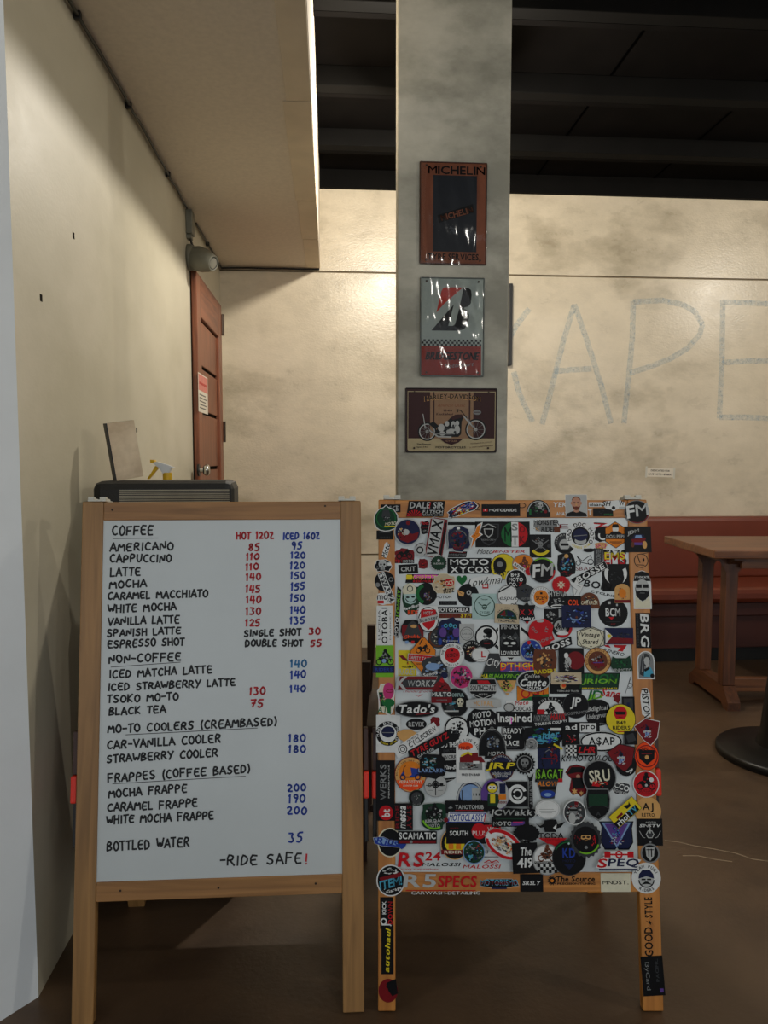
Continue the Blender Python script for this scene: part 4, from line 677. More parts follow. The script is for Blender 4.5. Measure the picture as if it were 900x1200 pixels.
ST(5, 530, 188, 148, 162, 'hex', 'dg', 'dark grey faceted sticker', do((N_, 0, -10, 50, 50, 'k dg nv', 14, 79), (T_, 'NIGHT RIDERS', 8, 46, 90, 18, 'gy')))
ST(5, 670, 225, 186, 190, 'e', 'w', 'white disc with orange centre', do(('ring', 0, 0, 90, 4, 'gy'), ('arc', 'PHILIPPINES', 0, 0, 74, 14, 'gy', 170, 10), (C_, -2, 0, 62, 'o'), (T_, 'SCEN', 0, 4, 90, 32, 'k', {'rot': 4}), (R_, 0, -34, 20, 18, 'k'), (C_, 12, 36, 9, 'r')))
ST(5, 845, 115, 150, 146, 'e', 'r', 'red disc with cream flower', do(('sun', 0, 0, 36, 16, 8, 'cr'), (C_, 0, 0, 10, 'r')))
ST(5, 815, 245, 182, 160, 'b53', 'k', 'black car sticker under gothic letters', do((T_, 'HYENA', 0, -44, 150, 50, 'lg', {'arch': 8}), (N_, 0, 15, 66, 30, 'lg k gy', 16, 80), ('ring', 0, 56, 62, 10, 'w', {'ry': 16})))
ST(5, 762, 386, 124, 112, 'r', 'k', 'black square with pale sketch', do((N_, 0, 0, 46, 42, 'lg gy dg', 22, 81)))
ST(5, 842, 365, 26, 58, 'r', 'lg', 'tiny pale tag')
ST(5, 400, 590, 420, 370, [(-1, 0), (0, -1), (1, 0), (0, 1)], 'w', 'large white diamond with black stripes', do(('line', [(-190, 0), (0, -165), (190, 0)], 22, 'k'), ('line', [(-190, 0), (0, 165), (190, 0)], 22, 'k')))
ST(5, 370, 370, 206, 158, 'r', 'beige', 'beige rectangle with coloured dome emblem', do(('poly', [(84*math.cos(a), 42-78*math.sin(a)) for a in [PI*i/14 for i in range(15)]], 'dgn'), ('poly', [(-60, 14), (-20, -30), (-10, 20)], 'rd'), ('poly', [(0, -30), (50, -10), (60, 20), (4, 20)], 'nv'), (N_, 0, 22, 66, 18, 'k dgn c', 12, 82), (T_, 'TROPICAL', 0, 58, 150, 20, 'dg'), ('arc', 'BORN AND BRED', 0, 42, 92, 12, 'dg', 160, 20)), rot=-3)
ST(5, 540, 362, 150, 180, [(-1, -.8), (-.3, -.7), (.1, -1), (.3, -.7), (1, -.75), (.8, -.1), (.95, .5), (.2, .8), (0, 1), (-.2, .8), (-.9, .5), (-.8, -.1)], 'k', 'black devil face with red crosses for eyes', do((T_, 'X', -36, -6, 44, 44, 'r'), (T_, 'X', 36, -6, 44, 44, 'r', {'up': False}), (T_, 'Melay', 4, 48, 120, 34, 'w', {'rot': 4}), ('poly', [(-10, 72), (18, 72), (4, 94)], 'r')))
ST(5, 190, 575, 200, 198, 'e', 'w', 'white disc with black cobra', do(('ring', 0, 0, 98, 14, 'k'), ('ell', 12, -48, 40, 26, 'k'), ('ell', 22, -20, 22, 30, 'k', {'up': False}), ('ell', 0, 50, 60, 34, 'k', {'up': False}), (N_, 0, 20, 40, 60, 'k dg', 12, 83), (R_, 4, 52, 50, 12, 'rd')), edge='w', ew=.02)
ST(5, 395, 603, 188, 284, 'r', 'k', 'tall black sticker with cat-eyed mask in a white frame', do((T_, 'PINAS', 0, -108, 140, 34, 'lg'), ('poly', [(-80, -20), (-50, -60), (-20, -30), (20, -30), (50, -70), (80, -20), (70, 50), (0, 90), (-70, 50)], 'dg'), ('ell', 0, 34, 68, 56, 'k'), ('ell', -30, 24, 22, 11, 'w'), ('ell', 30, 24, 22, 11, 'w', {'up': False}), (N_, 0, -22, 70, 20, 'gy lg', 12, 84), (R_, 0, 48, 40, 6, 'lg'), (T_, 'LOWRIDE', 0, 104, 150, 34, 'w')), edge='w', ew=.05)
ST(5, 672, 535, 214, 236, 'b55', 'r', 'bright red torn sticker with grey lettering', do((T_, 'DO', -58, -20, 60, 24, 'gy', {'rot': -50}), (T_, 'IT', 42, -26, 44, 24, 'gy', {'rot': 70}), (T_, 'MACHINE', 16, 62, 150, 24, 'gy', {'rot': 18}), ('ell', -10, -96, 30, 12, 'lg')))
ST(5, 580, 692, 188, 190, 'e', 'b', 'blue disc with dark rider and white rim', do((N_, 0, 0, 76, 76, 'nv lb b c', 30, 85), ('rider', 0, -4, 52, 'k', 'lb'), (C_, -18, -66, 16, 'r'), (T_, 'Moto King', 0, 52, 120, 24, 'lg')), edge='lg', ew=.045)
ST(5, 856, 490, 172, 176, 'e', 'k', 'black disc with two riders and red arc', do(('ell', -10, -10, 58, 50, 'lg'), ('rider', -34, -6, 34, 'k'), ('rider', 22, -6, 34, 'k'), ('ring', 0, 0, 84, 22, 'r', {'a0': 240, 'a1': 390}), ('ell', 0, 48, 52, 16, 'w')), edge='dg', ew=.03)
ST(5, 815, 648, 260, 66, 'para', 'k', 'tilted black sticker with outlined white letters', do((T_, 'BOSS', 0, 0, 215, 50, 'w', {'sh': .1}),), rot=20, edge='k')
ST(6, 150, 140, 130, 170, [(-1, -1), (-.6, -.6), (-.2, -.5), (.1, -.9), (.35, -.4), (1, -.2), (.6, .4), (.2, 1), (-.3, .8), (-.4, 0), (-.7, -.4)], 'w', 'white pointing hand sticker', do(('line', [(-30, -10), (10, 20), (-10, 60)], 4, 'gy'), ('line', [(10, -20), (40, -4)], 4, 'gy')), edge='dg', ew=.02)
ST(6, 122, 262, 135, 94, 'r', 'k', 'small black rectangle with orange letters', do((T_, 'COL', 5, 8, 90, 48, 'or2')))
ST(6, 268, 252, 172, 132, 'dome', 'br', 'brown arched sticker with small pale letters', do((N_, 0, 0, 66, 44, 'tan k cr dg', 22, 86), (T_, 'CAFE RACER', 0, 20, 140, 30, 'cr', {'sh': .1})))
ST(6, 152, 392, 245, 186, 'r', 'nv', 'dark blue rectangle with snarling blue face', do((N_, 0, 0, 106, 76, 'b lb k nv', 46, 87), ('ell', -6, -8, 46, 30, 'nv'), ('ring', -6, 0, 50, 8, 'lb', {'ry': 34, 'a0': 190, 'a1': 350}), (C_, 0, 8, 10, 'br')))
ST(6, 480, 362, 248, 236, 'e', 'k', 'large black disc with white initials and red corner', do((T_, 'BCM', -2, -6, 122, 72, 'w'), ('poly', [(-40, 34), (10, 34), (-14, 58)], 'r'), (R_, 0, 74, 120, 4, 'dg'), (T_, 'EST', 0, 94, 40, 14, 'rd'), (R_, -30, -84, 24, 22, 'lg'), (R_, 34, -66, 14, 18, 'lg')))
ST(6, 562, 190, 132, 160, 'arch', 'tan', 'small orange portrait sticker', do((N_, 0, 0, 46, 60, 'o tan br sk', 18, 88), ('ell', 0, 0, 30, 38, 'o'), (R_, 0, 66, 130, 24, 'rd')), edge='tan')
ST(6, 530, 566, 250, 144, 'r', 'nv', 'flag sticker in navy and red with yellow sun', do(('poly', [(-120, 66), (-90, 10), (120, 20), (120, 68)], 'rd'), ('poly', [(-122, -60), (-60, 0), (-122, 66)], 'w'), ('sun', -88, 0, 26, 12, 8, 'y'), (N_, 30, -6, 70, 28, 'k dg', 14, 89)))
ST(6, 283, 586, 232, 190, 'hexw', 'cr', 'cream hexagon sticker with black script', do(('ring', 0, 0, 112, 6, 'dg', {'ry': 90, 'n': 8}), (T_, 'Vintage', -4, -24, 160, 46, 'k', {'sh': .3}), (T_, 'Shared', -4, 28, 130, 40, 'k', {'sh': .3}), (R_, 0, -66, 16, 8, 'k'), (R_, 0, 68, 16, 8, 'k')), edge='k', ew=.035)
ST(6, 515, 682, 170, 80, 'r', None, 'red slash mark over grey italic word', do(('poly', [(-30, -36), (84, -34), (46, 20), (4, 14), (30, -10), (-20, -16)], 'r'), ('poly', [(-110, -34), (-70, -36), (-50, -10), (-96, -20)], 'r', {'up': False}), (T_, 'RENERO', -26, 26, 175, 30, 'dg', {'rot': -14, 'sh': .3})))
# -- third band (y 760-860)
ST(7, 318, 130, 152, 214, 'r', 'y', 'yellow rectangle with red feather', do(('poly', [(-70, -60), (-40, -66), (0, -30), (10, -10), (-40, -30)], 'rd'), (N_, 30, -20, 40, 70, 'k o y', 8, 90), (T_, 'RAGUET', 0, 70, 130, 50, 'lg'), (T_, 'MIGUEL', -10, 30, 70, 18, 'k')))
ST(7, 455, 62, 214, 300, [(-1, -.25), (-.1, -1), (.15, -1), (1, -.3), (.95, .3), (.2, .85), (0, 1), (-.2, .85), (-.95, .3)], 'o', 'orange shield sticker with black motorcycle and red banner', do(('moto', 0, -60, 62, 'k', 'o'), ('line', [(-28, -90), (-10, -128), (0, -130)], 8, 'k'), (R_, -8, 22, 240, 62, 'lg', {'rot': -5}), (R_, -8, 22, 228, 52, 'r', {'rot': -5}), (T_, 'SAFETY TAMBIKE', -8, 22, 210, 26, 'lg', {'rot': -5}), (T_, 'RIDERS GROUP', 0, 68, 110, 12, 'br')), edge='k', ew=.02)
ST(7, 560, 170, 240, 190, 'b57', 'dg', 'blue grey scooter sticker', do((N_, 0, 0, 96, 74, 'lb nv k lg gy', 36, 92), ('ell', -20, -12, 60, 30, 'lb'), ('ell', 76, 58, 30, 26, 'nv'), (C_, -12, -72, 26, 'dg'), (T_, 'Scoot', -40, 46, 120, 26, 'w', {'rot': 12})))
ST(7, 400, 302, 342, 118, 'para', 'rd', 'grey block lettering on a dark red band', do((R_, 30, 2, 300, 64, 'dg'), (T_, 'K', -122, 0, 96, 110, 'lg', {'sh': .15}), (T_, 'WORKZ', 42, 2, 235, 52, 'lg', {'sh': .1})), edge='lg', ew=.03)
ST(7, 412, 385, 260, 50, 'r', None, 'thin red script', do((T_, 'Thundergroove', 0, -4, 260, 26, 'r', {'sh': .4, 'bold': False}), ('line', [(-20, 30), (40, 20), (0, 38)], 4, 'r')))
ST(7, 738, 480, 236, 242, 'e', 'k', 'dark disc with teal scene and pale skull', do((T_, 'COLORFUL', -10, -64, 170, 30, 'mint'), (N_, -20, 20, 74, 44, 'dgn c gy k', 22, 93), ('skull', 42, -2, 70, 'cr'), (R_, -30, 66, 120, 14, 'lg'), (R_, -40, 40, 60, 40, 'dg')), edge='gy', ew=.03)
ST(7, 618, 376, 172, 182, 'dome', 'rd', 'dark red dome sticker with white word and flame', do((N_, 0, -10, 60, 50, 'k rd r', 18, 94), (R_, 0, 22, 168, 44, 'dg'), (T_, 'MULTO', 0, 22, 158, 36, 'w'), ('poly', [(-20, -84), (-6, -112), (4, -96), (0, -128), (22, -90), (16, -70)], 'r'), (T_, 'MOTORCLUB', 0, 68, 90, 12, 'gy')))
ST(7, 790, 245, 196, 202, 'e', 'p', 'pink and grey scrambled disc sticker', do((N_, 0, 0, 82, 82, 'p pu dg k lg p', 46, 95), (T_, 'KUSH', 0, 36, 110, 40, 'rd', {'sh': .2})), edge='lg', ew=.035)
ST(7, 710, 55, 200, 200, 'e', 'w', 'white disc with red centre and crossed name', do(('arc', 'THE RIDERS CREW PH', 0, 0, 82, 18, 'k', 180, 0), (C_, 0, 0, 64, 'r'), (T_, 'XCREW', 2, 0, 100, 32, 'k', {'rot': 6}), (C_, 0, -38, 8, 'k'), (C_, 0, 38, 8, 'k'), ('arc', 'MANILA', 0, 0, 82, 14, 'k', 230, 310, {'inside': True})), edge='w')
ST(8, 65, 25, 176, 184, 'e', 'k', 'black disc with cream skull portrait', do((N_, 0, 0, 56, 56, 'cr tan br k rd', 30, 96), ('arc', 'SYNDICATE', 0, 0, 72, 16, 'lg', 160, 20)), edge='dg', ew=.03)
ST(8, 140, 55, 160, 124, 'e', 'w', 'white oval with red letter', do((T_, 'L', 20, -4, 36, 50, 'r'), (R_, 0, 40, 50, 5, 'gy'), ('ring', 0, 0, 78, 3, 'k', {'ry': 60})))
ST(7, 400, 530, 366, 138, 'e', 'k', 'wide black oval with white script name', do((T_, 'Tado\'s', 0, -4, 300, 72, 'w', {'sh': .2}), (R_, 50, 36, 120, 10, 'rd', {'rot': 6})), edge='gy', ew=.05)
ST(7, 397, 668, 172, 92, 'e', 'k', 'small black oval with grey letters', do((T_, 'REVIX', 0, 0, 128, 38, 'lg')))
ST(7, 563, 650, 82, 92, 'b59', 'rd', 'small red horned mask', do((N_, 0, 0, 30, 30, 'k rd r', 10, 97)))
ST(7, 756, 712, 224, 224, 'e', 'w', 'white disc with black engine ring', do(('ring', 0, 0, 106, 14, 'k'), (N_, 0, 0, 78, 78, 'k k dg', 22, 98, {'sz': .3})), edge='lg', ew=.02)
ST(8, 240, 160, 190, 220, [(-.3, -1), (.6, -1), (1, .2), (.6, .5), (-.6, 1), (-1, .9)], 'dg', 'dark grey wedge with white script', do((T_, 'City', 10, -30, 120, 80, 'w', {'sh': .3, 'bold': False}), (N_, -40, 60, 40, 34, 'k dg gy', 10, 99)))
ST(8, 458, 165, 286, 88, 'r', 'pu', 'orange blocky lettering on purple', do((T_, 'D\'THIGH', 0, -8, 280, 66, 'or2'), (T_, 'D\'THIGH', 0, -18, 270, 36, 'y'), (N_, 0, 34, 120, 10, 'lb nv w', 10, 100)), edge='k', ew=.03)
ST(8, 360, 320, 190, 175, [(-1, -.9), (1, -.8), (.7, .3), (.1, 1), (-.5, .2)], 'tan', 'tan and green tiger emblem', do((N_, 5, 0, 60, 60, 'dgn tan br k lm', 30, 101), (R_, 20, 60, 60, 8, 'lg')))
ST(8, 335, 242, 380, 66, 'para', 'dgn', 'olive banner with green and yellow letters', do((T_, 'MABUHAYPINOY', -10, 0, 350, 36, 'lm', {'sh': .3}), (T_, 'MA', -155, 0, 60, 36, 'y', {'sh': .3})), edge='k', ew=.04)
ST(8, 598, 410, 268, 148, 'r', 'g', 'green and orange rectangle with red letters', do(('poly', [(-130, -72), (130, -72), (130, -10), (-60, 20), (-130, 50)], 'o'), ('ring', 0, 80, 120, 40, 'dgn', {'ry': 90, 'a0': 20, 'a1': 90}), (C_, -60, -10, 38, 'r'), (C_, -60, -10, 26, 'o'), (T_, 'RSM', 32, -26, 120, 54, 'r', {'sh': .2}), (T_, 'reggae', 50, 26, 90, 20, 'lm')))
ST(8, 600, 285, 282, 176, 'e', 'k', 'black oval with large white script', do((T_, 'Coffee', -10, -40, 130, 34, 'lg', {'sh': .3}), (T_, 'Cante', 0, 12, 220, 64, 'w', {'sh': .3}), (T_, 'SOUTH', 0, 60, 120, 26, 'w')), edge='lg', ew=.06)
ST(8, 155, 358, 240, 180, 'shield', 'k', 'black and grey crest', do(('poly', [(-50, -76), (40, -76), (60, -50), (-40, -50)], 'r'), (R_, 0, -14, 225, 54, 'lg'), (T_, 'SOUTHCOAST', 0, -14, 210, 44, 'k'), (T_, 'MOTO', 0, 38, 70, 16, 'lg'), ('line', [(-90, 34), (0, 70), (90, 34)], 6, 'lg')), edge='lg', ew=.03)
ST(8, 160, 482, 290, 92, 'hexw', 'lg', 'grey ribbon sticker with gold letters', do((T_, 'MCTRAIL', 0, 0, 160, 42, 'tan', {'arch': 8}), (R_, 0, 32, 220, 6, 'gy')))
ST(8, 482, 520, 224, 112, 'r', 'w', 'white card with wolf head and red and black words', do(('poly', [(-130, 10), (-110, -30), (-60, -40), (-30, 0), (-60, 40), (-100, 44)], 'lg'), ('ring', -88, 0, 44, 6, 'k', {'ry': 36}), (T_, 'Moto', 20, -38, 110, 36, 'r', {'sh': .2, 'rot': 4}), (T_, 'PODCAST', 32, 10, 170, 38, 'k')))
ST(8, 155, 655, 266, 258, 'e', 'k', 'black disc with three lines of hand-lettering', do((T_, 'MOTO', -6, -66, 150, 50, 'w', {'rot': 8, 'sh': .1}), (T_, 'MOTION', 0, 0, 210, 54, 'w', {'rot': 6}), (T_, 'PH', -24, 68, 90, 54, 'w', {'rot': 4})))
ST(8, 755, 590, 300, 300, 'r', 'k', 'black square with white sunrise rider and red and grey words', do(('poly', [(112*math.cos(a), -10-112*math.sin(a)) for a in [PI*i/16 for i in range(17)]], 'w'), ('rider', 0, -50, 60, 'k', 'gy'), ('arc', 'PHILIPPINES', 0, -10, 128, 20, 'lg', 140, 0), (R_, -10, 20, 260, 62, 'dg', {'rot': 3}), (T_, 'MOTOR', -75, 22, 130, 50, 'gy', {'sh': .2}), (T_, 'HAUS', 60, 10, 120, 54, 'r', {'sh': .2}), (T_, 'TOURING COURTS', 0, 60, 270, 24, 'w', {'rot': 6}), (R_, -80, -30, 60, 40, 'r')), edge='k')
ST(8, 440, 622, 310, 124, 'r', 'k', 'black rectangle with white gothic word', do((T_, 'Inspired', 0, 0, 280, 90, 'w'), (R_, -30, 10, 8, 50, 'fl'), (R_, 0, 0, 8, 40, 'y')))
ST(9, 108, 108, 208, 212, 'r', 'k', 'black square with red moon and white trooper figure', do((C_, 34, -4, 74, 'rd'), ('ell', -42, -44, 18, 24, 'w'), ('ell', -28, 8, 26, 40, 'lg'), (N_, -36, 40, 36, 50, 'lg k gy', 18, 104)))
ST(9, 345, 112, 224, 222, 'e', 'br', 'brown ring sticker with detailed emblem', do(('ring', 0, 0, 106, 24, 'tan'), ('arc', 'BULACAN RIDERS CLUB', 0, 0, 94, 16, 'br', 200, -20), (N_, 0, 0, 68, 68, 'gy k br rd lg', 34, 105), ('poly', [(-40, 20), (50, 14), (60, 44), (-30, 46)], 'rd'), (R_, 0, 12, 80, 8, 'pu')), edge='br', ew=.02)
ST(9, 552, 140, 200, 156, [(-.8, -.9), (-.5, -.7), (.4, -.7), (.75, -1), (.95, .7), (-.6, .8), (-1, .2)], 'dgn', 'dark green cat-eared sticker', do((N_, 0, -10, 70, 44, 'k dgn g', 18, 106), (T_, 'MINIMOTO', 0, 48, 170, 26, 'lg')))
ST(8, 700, 130, 200, 230, 'shield', 'br', 'brown gladiator emblem with gold word', do((N_, 0, -20, 74, 84, 'k br tan dg', 30, 107), (T_, 'RAIDERS', 0, 64, 180, 34, 'y', {'rot': 4})))
ST(9, 60, 260, 252, 96, 'r', 'beige', 'strip of small skull portraits', do((N_, 0, 0, 116, 38, 'br k dg lg pu cr', 50, 108)))
ST(9, 62, 352, 270, 90, 'r', 'k', 'black strip with small orange sun', do((C_, -20, -20, 24, 'tan'), (C_, -14, -24, 16, 'or2'), (T_, 'TOURS AND TRAVEL', 20, 22, 180, 14, 'lg')))
ST(9, 360, 290, 350, 142, 'para', 'dgn', 'green and yellow futuristic lettering on black', do((T_, 'JRION', 6, -16, 290, 92, 'g', {'sh': .25}), (T_, 'JRION', 0, 4, 282, 50, 'lm', {'sh': .25}), (T_, 'PERFORMANCE PARTS', 0, 58, 290, 14, 'y'), ('poly', [(-176, -14), (-150, -40), (-140, -10), (-160, 10)], 'g')), edge='k', ew=.05)
ST(9, 388, 415, 290, 130, 'r', None, 'green initials and red script word', do((T_, 'JD', -66, 6, 135, 96, 'g', {'sh': .3}), (T_, 'JD', -60, 14, 120, 50, 'lm', {'sh': .3}), (T_, 'Sang', 66, -10, 150, 86, 'r', {'sh': .3, 'rot': -6}), ('poly', [(96, -10), (142, 0), (144, 34), (128, 66), (90, 40)], 'rd')))
ST(9, 615, 325, 70, 150, 'r', None, 'thin pen signature', do(('line', [(20, -70), (-10, 20), (-28, 70), (10, -30), (24, -60)], 4, 'dg'), ('ring', 16, 0, 20, 4, 'dg'), ('line', [(-10, 20), (30, 30)], 4, 'dg')))
ST(9, 610, 505, 112, 160, 'r', 'k', 'dark square behind the yellow disc', do((R_, 0, -10, 80, 110, 'dg'), (R_, 0, 0, 26, 60, 'nv')))
ST(9, 350, 570, 236, 230, 'b61', 'k', 'black splash with white script', do((T_, 'Bdigital', -6, -34, 170, 50, 'lg', {'rot': 6, 'sh': .3}), (T_, 'Underground', -6, 26, 180, 50, 'lg', {'rot': 8, 'sh': .3}), (T_, 'crew', 30, 86, 60, 14, 'gy')))
ST(9, 150, 502, 214, 212, 'e', 'k', 'black disc with white monogram', do((T_, 'JP', 0, -18, 84, 96, 'w', {'sh': .15}), (T_, 'DOS PRIMOS', 0, 60, 190, 24, 'gy', {'rot': 6})), edge='dg', ew=.02)
ST(9, 190, 698, 320, 92, 'rr', 'k', 'black and white two-part word sticker', do((T_, 'ad', -76, -6, 96, 46, 'w'), (R_, 64, 0, 136, 74, 'w'), (T_, 'pro', 64, 2, 118, 50, 'k')), edge='k')
ST(9, 540, 620, 248, 248, 'e', 'y', 'yellow disc with red visor helmet', do(('helm', 0, -50, 110, 'r', 'k', 'rd'), (T_, 'B49', 4, 28, 78, 32, 'k'), (T_, 'RIDERS', 4, 68, 144, 30, 'k'), (R_, 10, 100, 80, 7, 'r')), edge='k', ew=.018)
# -- fourth band (y 850-950)
ST(10, 315, 90, 170, 100, 'b63', 'tan', 'brown paint splat')
ST(10, 395, 130, 430, 92, 'r', 'w', 'tilted white band with black letters and round mark', do((T_, 'CYCLECREW', 62, 6, 280, 46, 'k'), (T_, 'OMOO', -16, -32, 120, 18, 'k'), ('ring', -140, 0, 40, 8, 'k'), ('ring', -140, 0, 22, 6, 'k')), rot=33)
ST(10, 690, 240, 170, 300, 'r', 'k', 'black sticker with stacked pale slogan', do((T_, 'DO THE', -4, -62, 122, 42, 'w'), (T_, 'DIRTY', 0, -14, 100, 20, 'dg'), (R_, 0, 36, 128, 54, 'lg'), (T_, 'WORK', 4, 38, 104, 32, 'k')), rot=3)
ST(10, 520, 178, 420, 96, 'para', 'k', 'tilted black band with red block letters', do((T_, 'TYRE GUYZ', 0, -12, 340, 50, 'r', {'sh': .15}), (T_, 'GARAGE', -60, 32, 150, 22, 'lg')), rot=27)
ST(10, 712, 375, 156, 76, 'b65', 'k', 'black sticker with white scrawl', do((T_, 'Vise-Boy', 0, 0, 140, 46, 'w', {'sh': .3}),))
ST(10, 685, 488, 120, 50, [(-1, -.6), (1, -1), (.6, -.2), (.2, .2), (-.2, .6), (-1, 1)], 'k', 'black wing shape', do((R_, 0, -4, 80, 5, 'lg', {'rot': 6}),))
ST(10, 345, 432, 276, 300, 'e', 'tan', 'large cream and orange disc with blue scooter', do((C_, 0, -10, 104, 'o'), ('poly', [(-90, 10), (-70, -20), (-55, -30), (-50, 10)], 'b'), ('poly', [(0, -60), (62, -50), (80, 0), (40, 20), (-20, 20), (10, 0)], 'b'), ('line', [(-66, -20), (-56, -62), (-40, -76)], 7, 'br'), ('ring', -66, 22, 26, 10, 'nv'), ('ring', 62, 20, 26, 10, 'nv'), (R_, -10, 20, 80, 9, 'nv'), ('poly', [(-122, 46), (122, 46), (90, 112), (0, 138), (-90, 112)], 'or2'), (T_, 'VESPATOTOYS', 0, 60, 200, 28, 'cr', {'rot': 0}), (T_, 'SCOOTER CLUB', 0, 92, 130, 14, 'cr'), ('arc', 'BUILT THE WAY YOU RIDE', 0, 0, 120, 14, 'br', 185, -5)), edge='rd', ew=.02)
ST(10, 565, 525, 186, 188, 'e', 'lg', 'pale grey disc with black cross lines', do((R_, 0, 0, 7, 160, 'k'), (R_, 0, 0, 160, 6, 'k'), ('ring', 0, -8, 30, 10, 'k'), (C_, 0, -8, 18, 'k'), (T_, 'O', -48, -2, 32, 30, 'k'), (R_, 48, -6, 30, 24, 'k'), (R_, -40, 40, 40, 4, 'gy'), (R_, 40, 40, 40, 4, 'gy')), edge='gy', ew=.02)
ST(10, 530, 348, 240, 214, 'b67', 'k', 'black and teal round badge with blue letters', do((N_, -10, -20, 76, 60, 'dgn c lg k k', 30, 110), (T_, 'LAKLAKIN', 0, 42, 228, 44, 'nv'), (T_, 'LAKLAKIN', 0, 40, 218, 30, 'lb'), (R_, 46, -104, 22, 16, 'lg')))
ST(10, 400, 635, 130, 128, 'e', 'k', 'small black bottle-cap disc', do((C_, 0, 0, 46, 'dg'), (N_, 0, -10, 34, 24, 'lg dgn k', 12, 111), ('arc', 'GARAGE', 0, 0, 52, 12, 'gy', 230, 310, {'inside': True})), edge='dgn', ew=.04)
ST(11, 50, 305, 240, 380, [(-1, -.8), (-.4, -1), (.4, -.95), (.9, -.6), (1, .9), (-1, 1)], 'w', 'white sticker with red sunset and brown-roofed diner', do(('arc', 'LONG LIVE RIDE', -30, -60, 100, 22, 'k', 160, 10), ('dome' if False else 'ell', -40, -110, 60, 30, 'or2'), (T_, 'RINNER', -50, -94, 100, 30, 'rd'), ('poly', [(-90, -20), (-40, -50), (70, -60), (120, 20), (-90, 20)], 'rd'), ('line', [(-80, -30), (-20, -60), (10, -40)], 14, 'y'), (R_, 0, 50, 190, 60, 'gy'), (N_, -10, 50, 90, 34, 'k dg lg br', 18, 112), (R_, 45, 20, 50, 20, 'w'), (T_, 'PRES EN BAR', 0, 118, 150, 20, 'dg')))
ST(11, 50, 612, 240, 224, 'dome', 'nv', 'arched sticker of a pale tower at dusk', do(('ring', 0, 55, 116, 14, 'lg', {'a0': 0, 'a1': 180, 'ry': 160}), ('ell', 0, 0, 88, 80, 'lb'), (R_, 48, 14, 74, 130, 'lg'), *[(R_, 26+i*22, 60, 10, 36, 'dg', {'up': i == 0}) for i in range(3)], *[(R_, 26+i*22, 0, 9, 20, 'dg', {'up': False}) for i in range(3)], (R_, -70, 20, 8, 110, 'dg'), ('poly', [(-60, 96), (-40, 40), (-20, 96)], 'k')))
ST(11, 428, 116, 204, 208, 'rr', 'k', 'black square with three-line ready to race slogan', do((T_, 'READY', -4, -60, 150, 42, 'w'), (T_, 'TO', -48, -12, 62, 38, 'w'), (T_, 'RACE', -16, 40, 122, 42, 'w'), (R_, -20, 72, 100, 10, 'dg')), edge='gy', ew=.06)
ST(11, 238, 152, 232, 226, 'dome', 'k', 'black dome sticker with tiny motorcycles', do(('ring', 0, 50, 108, 7, 'dg', {'a0': 0, 'a1': 180, 'ry': 150}), (N_, 10, 0, 70, 60, 'nv dg lb gy', 26, 113), (C_, 44, -16, 16, 'gy'), ('ring', 0, -112, 16, 5, 'gy')), edge='lg', ew=.02)
ST(11, 262, 258, 170, 64, 'para', 'k', 'black tag with pale word', do((T_, 'MOTO', 10, -8, 130, 34, 'lg', {'sh': .2}),))
ST(11, 320, 372, 210, 216, 'e', 'nv', 'dark disc under yellow racing initials', do(('arc', 'PERFORMANCE', 0, 0, 92, 14, 'lg', 150, 30), (T_, 'abdominal', 0, 44, 150, 26, 'lg'), (T_, 'parana', 0, 72, 100, 26, 'lg'), (N_, -60, 70, 24, 20, 'y rd', 6, 114)), edge='br', ew=.03)
ST(11, 318, 362, 262, 76, 'para', 'k', 'bright yellow slanted initials', do((T_, 'JRP', 0, 0, 240, 64, 'y', {'sh': .3}),))
ST(11, 523, 335, 184, 186, 'e', None, 'black gear with smiling grey face', do(('sun', 0, 0, 92, 74, 20, 'k'), ('ring', 0, 0, 66, 8, 'gy'), ('skull', 0, 0, 80, 'gy'), ('ring', 0, 4, 34, 7, 'k', {'a0': 190, 'a1': 350})))
ST(11, 570, 570, 70, 300, [(-1, -1), (-.2, -.7), (.2, -.7), (1, -.95), (.6, -.5), (.7, .9), (0, 1), (-.4, .9), (-.2, -.5)], 'k', 'tall black and grey bone-shaped sticker', do((T_, 'ABUSADO', 8, 20, 190, 26, 'gy', {'rot': 90}),), edge='gy', ew=.06)
ST(11, 455, 602, 180, 200, 'r', 'k', 'black square with white broken ring', do(('ring', 5, 0, 76, 24, 'w', {'a0': 20, 'a1': 340}), ('ring', 5, 0, 40, 14, 'w', {'a0': 200, 'a1': 520}), (C_, 5, 0, 18, 'k')))
ST(11, 262, 608, 232, 256, 'e', 'pu', 'purple and white oval with goggled cartoon rider', do(('ell', 30, 0, 84, 110, 'lg'), (R_, 62, -50, 50, 80, 'nv'), (C_, -22, -60, 48, 'k'), ('ell', -22, -52, 38, 36, 'y'), (C_, -40, -58, 16, 'w'), (C_, -6, -58, 16, 'w', {'up': False}), (C_, -38, -58, 7, 'k'), (C_, -8, -58, 7, 'k', {'up': False}), ('poly', [(-58, -10), (20, -10), (40, 30), (10, 110), (-70, 110)], 'dgn'), (R_, -20, 30, 40, 70, 'y'), (R_, 60, 16, 60, 40, 'o'), (T_, 'RIDERS', 62, 60, 66, 18, 'rd'), ('ell', -30, 108, 60, 20, 'k')))
ST(11, 740, 282, 186, 226, 'r', 'nv', 'navy and red rectangle with face profile', do((N_, 40, -10, 46, 90, 'rd rd k', 22, 116), (N_, -45, 10, 40, 80, 'nv k', 14, 117), ('line', [(-30, -40), (0, -60), (26, -40)], 5, 'gy'), (C_, 0, -104, 26, 'o'), (R_, 0, 10, 120, 6, 'rd')))
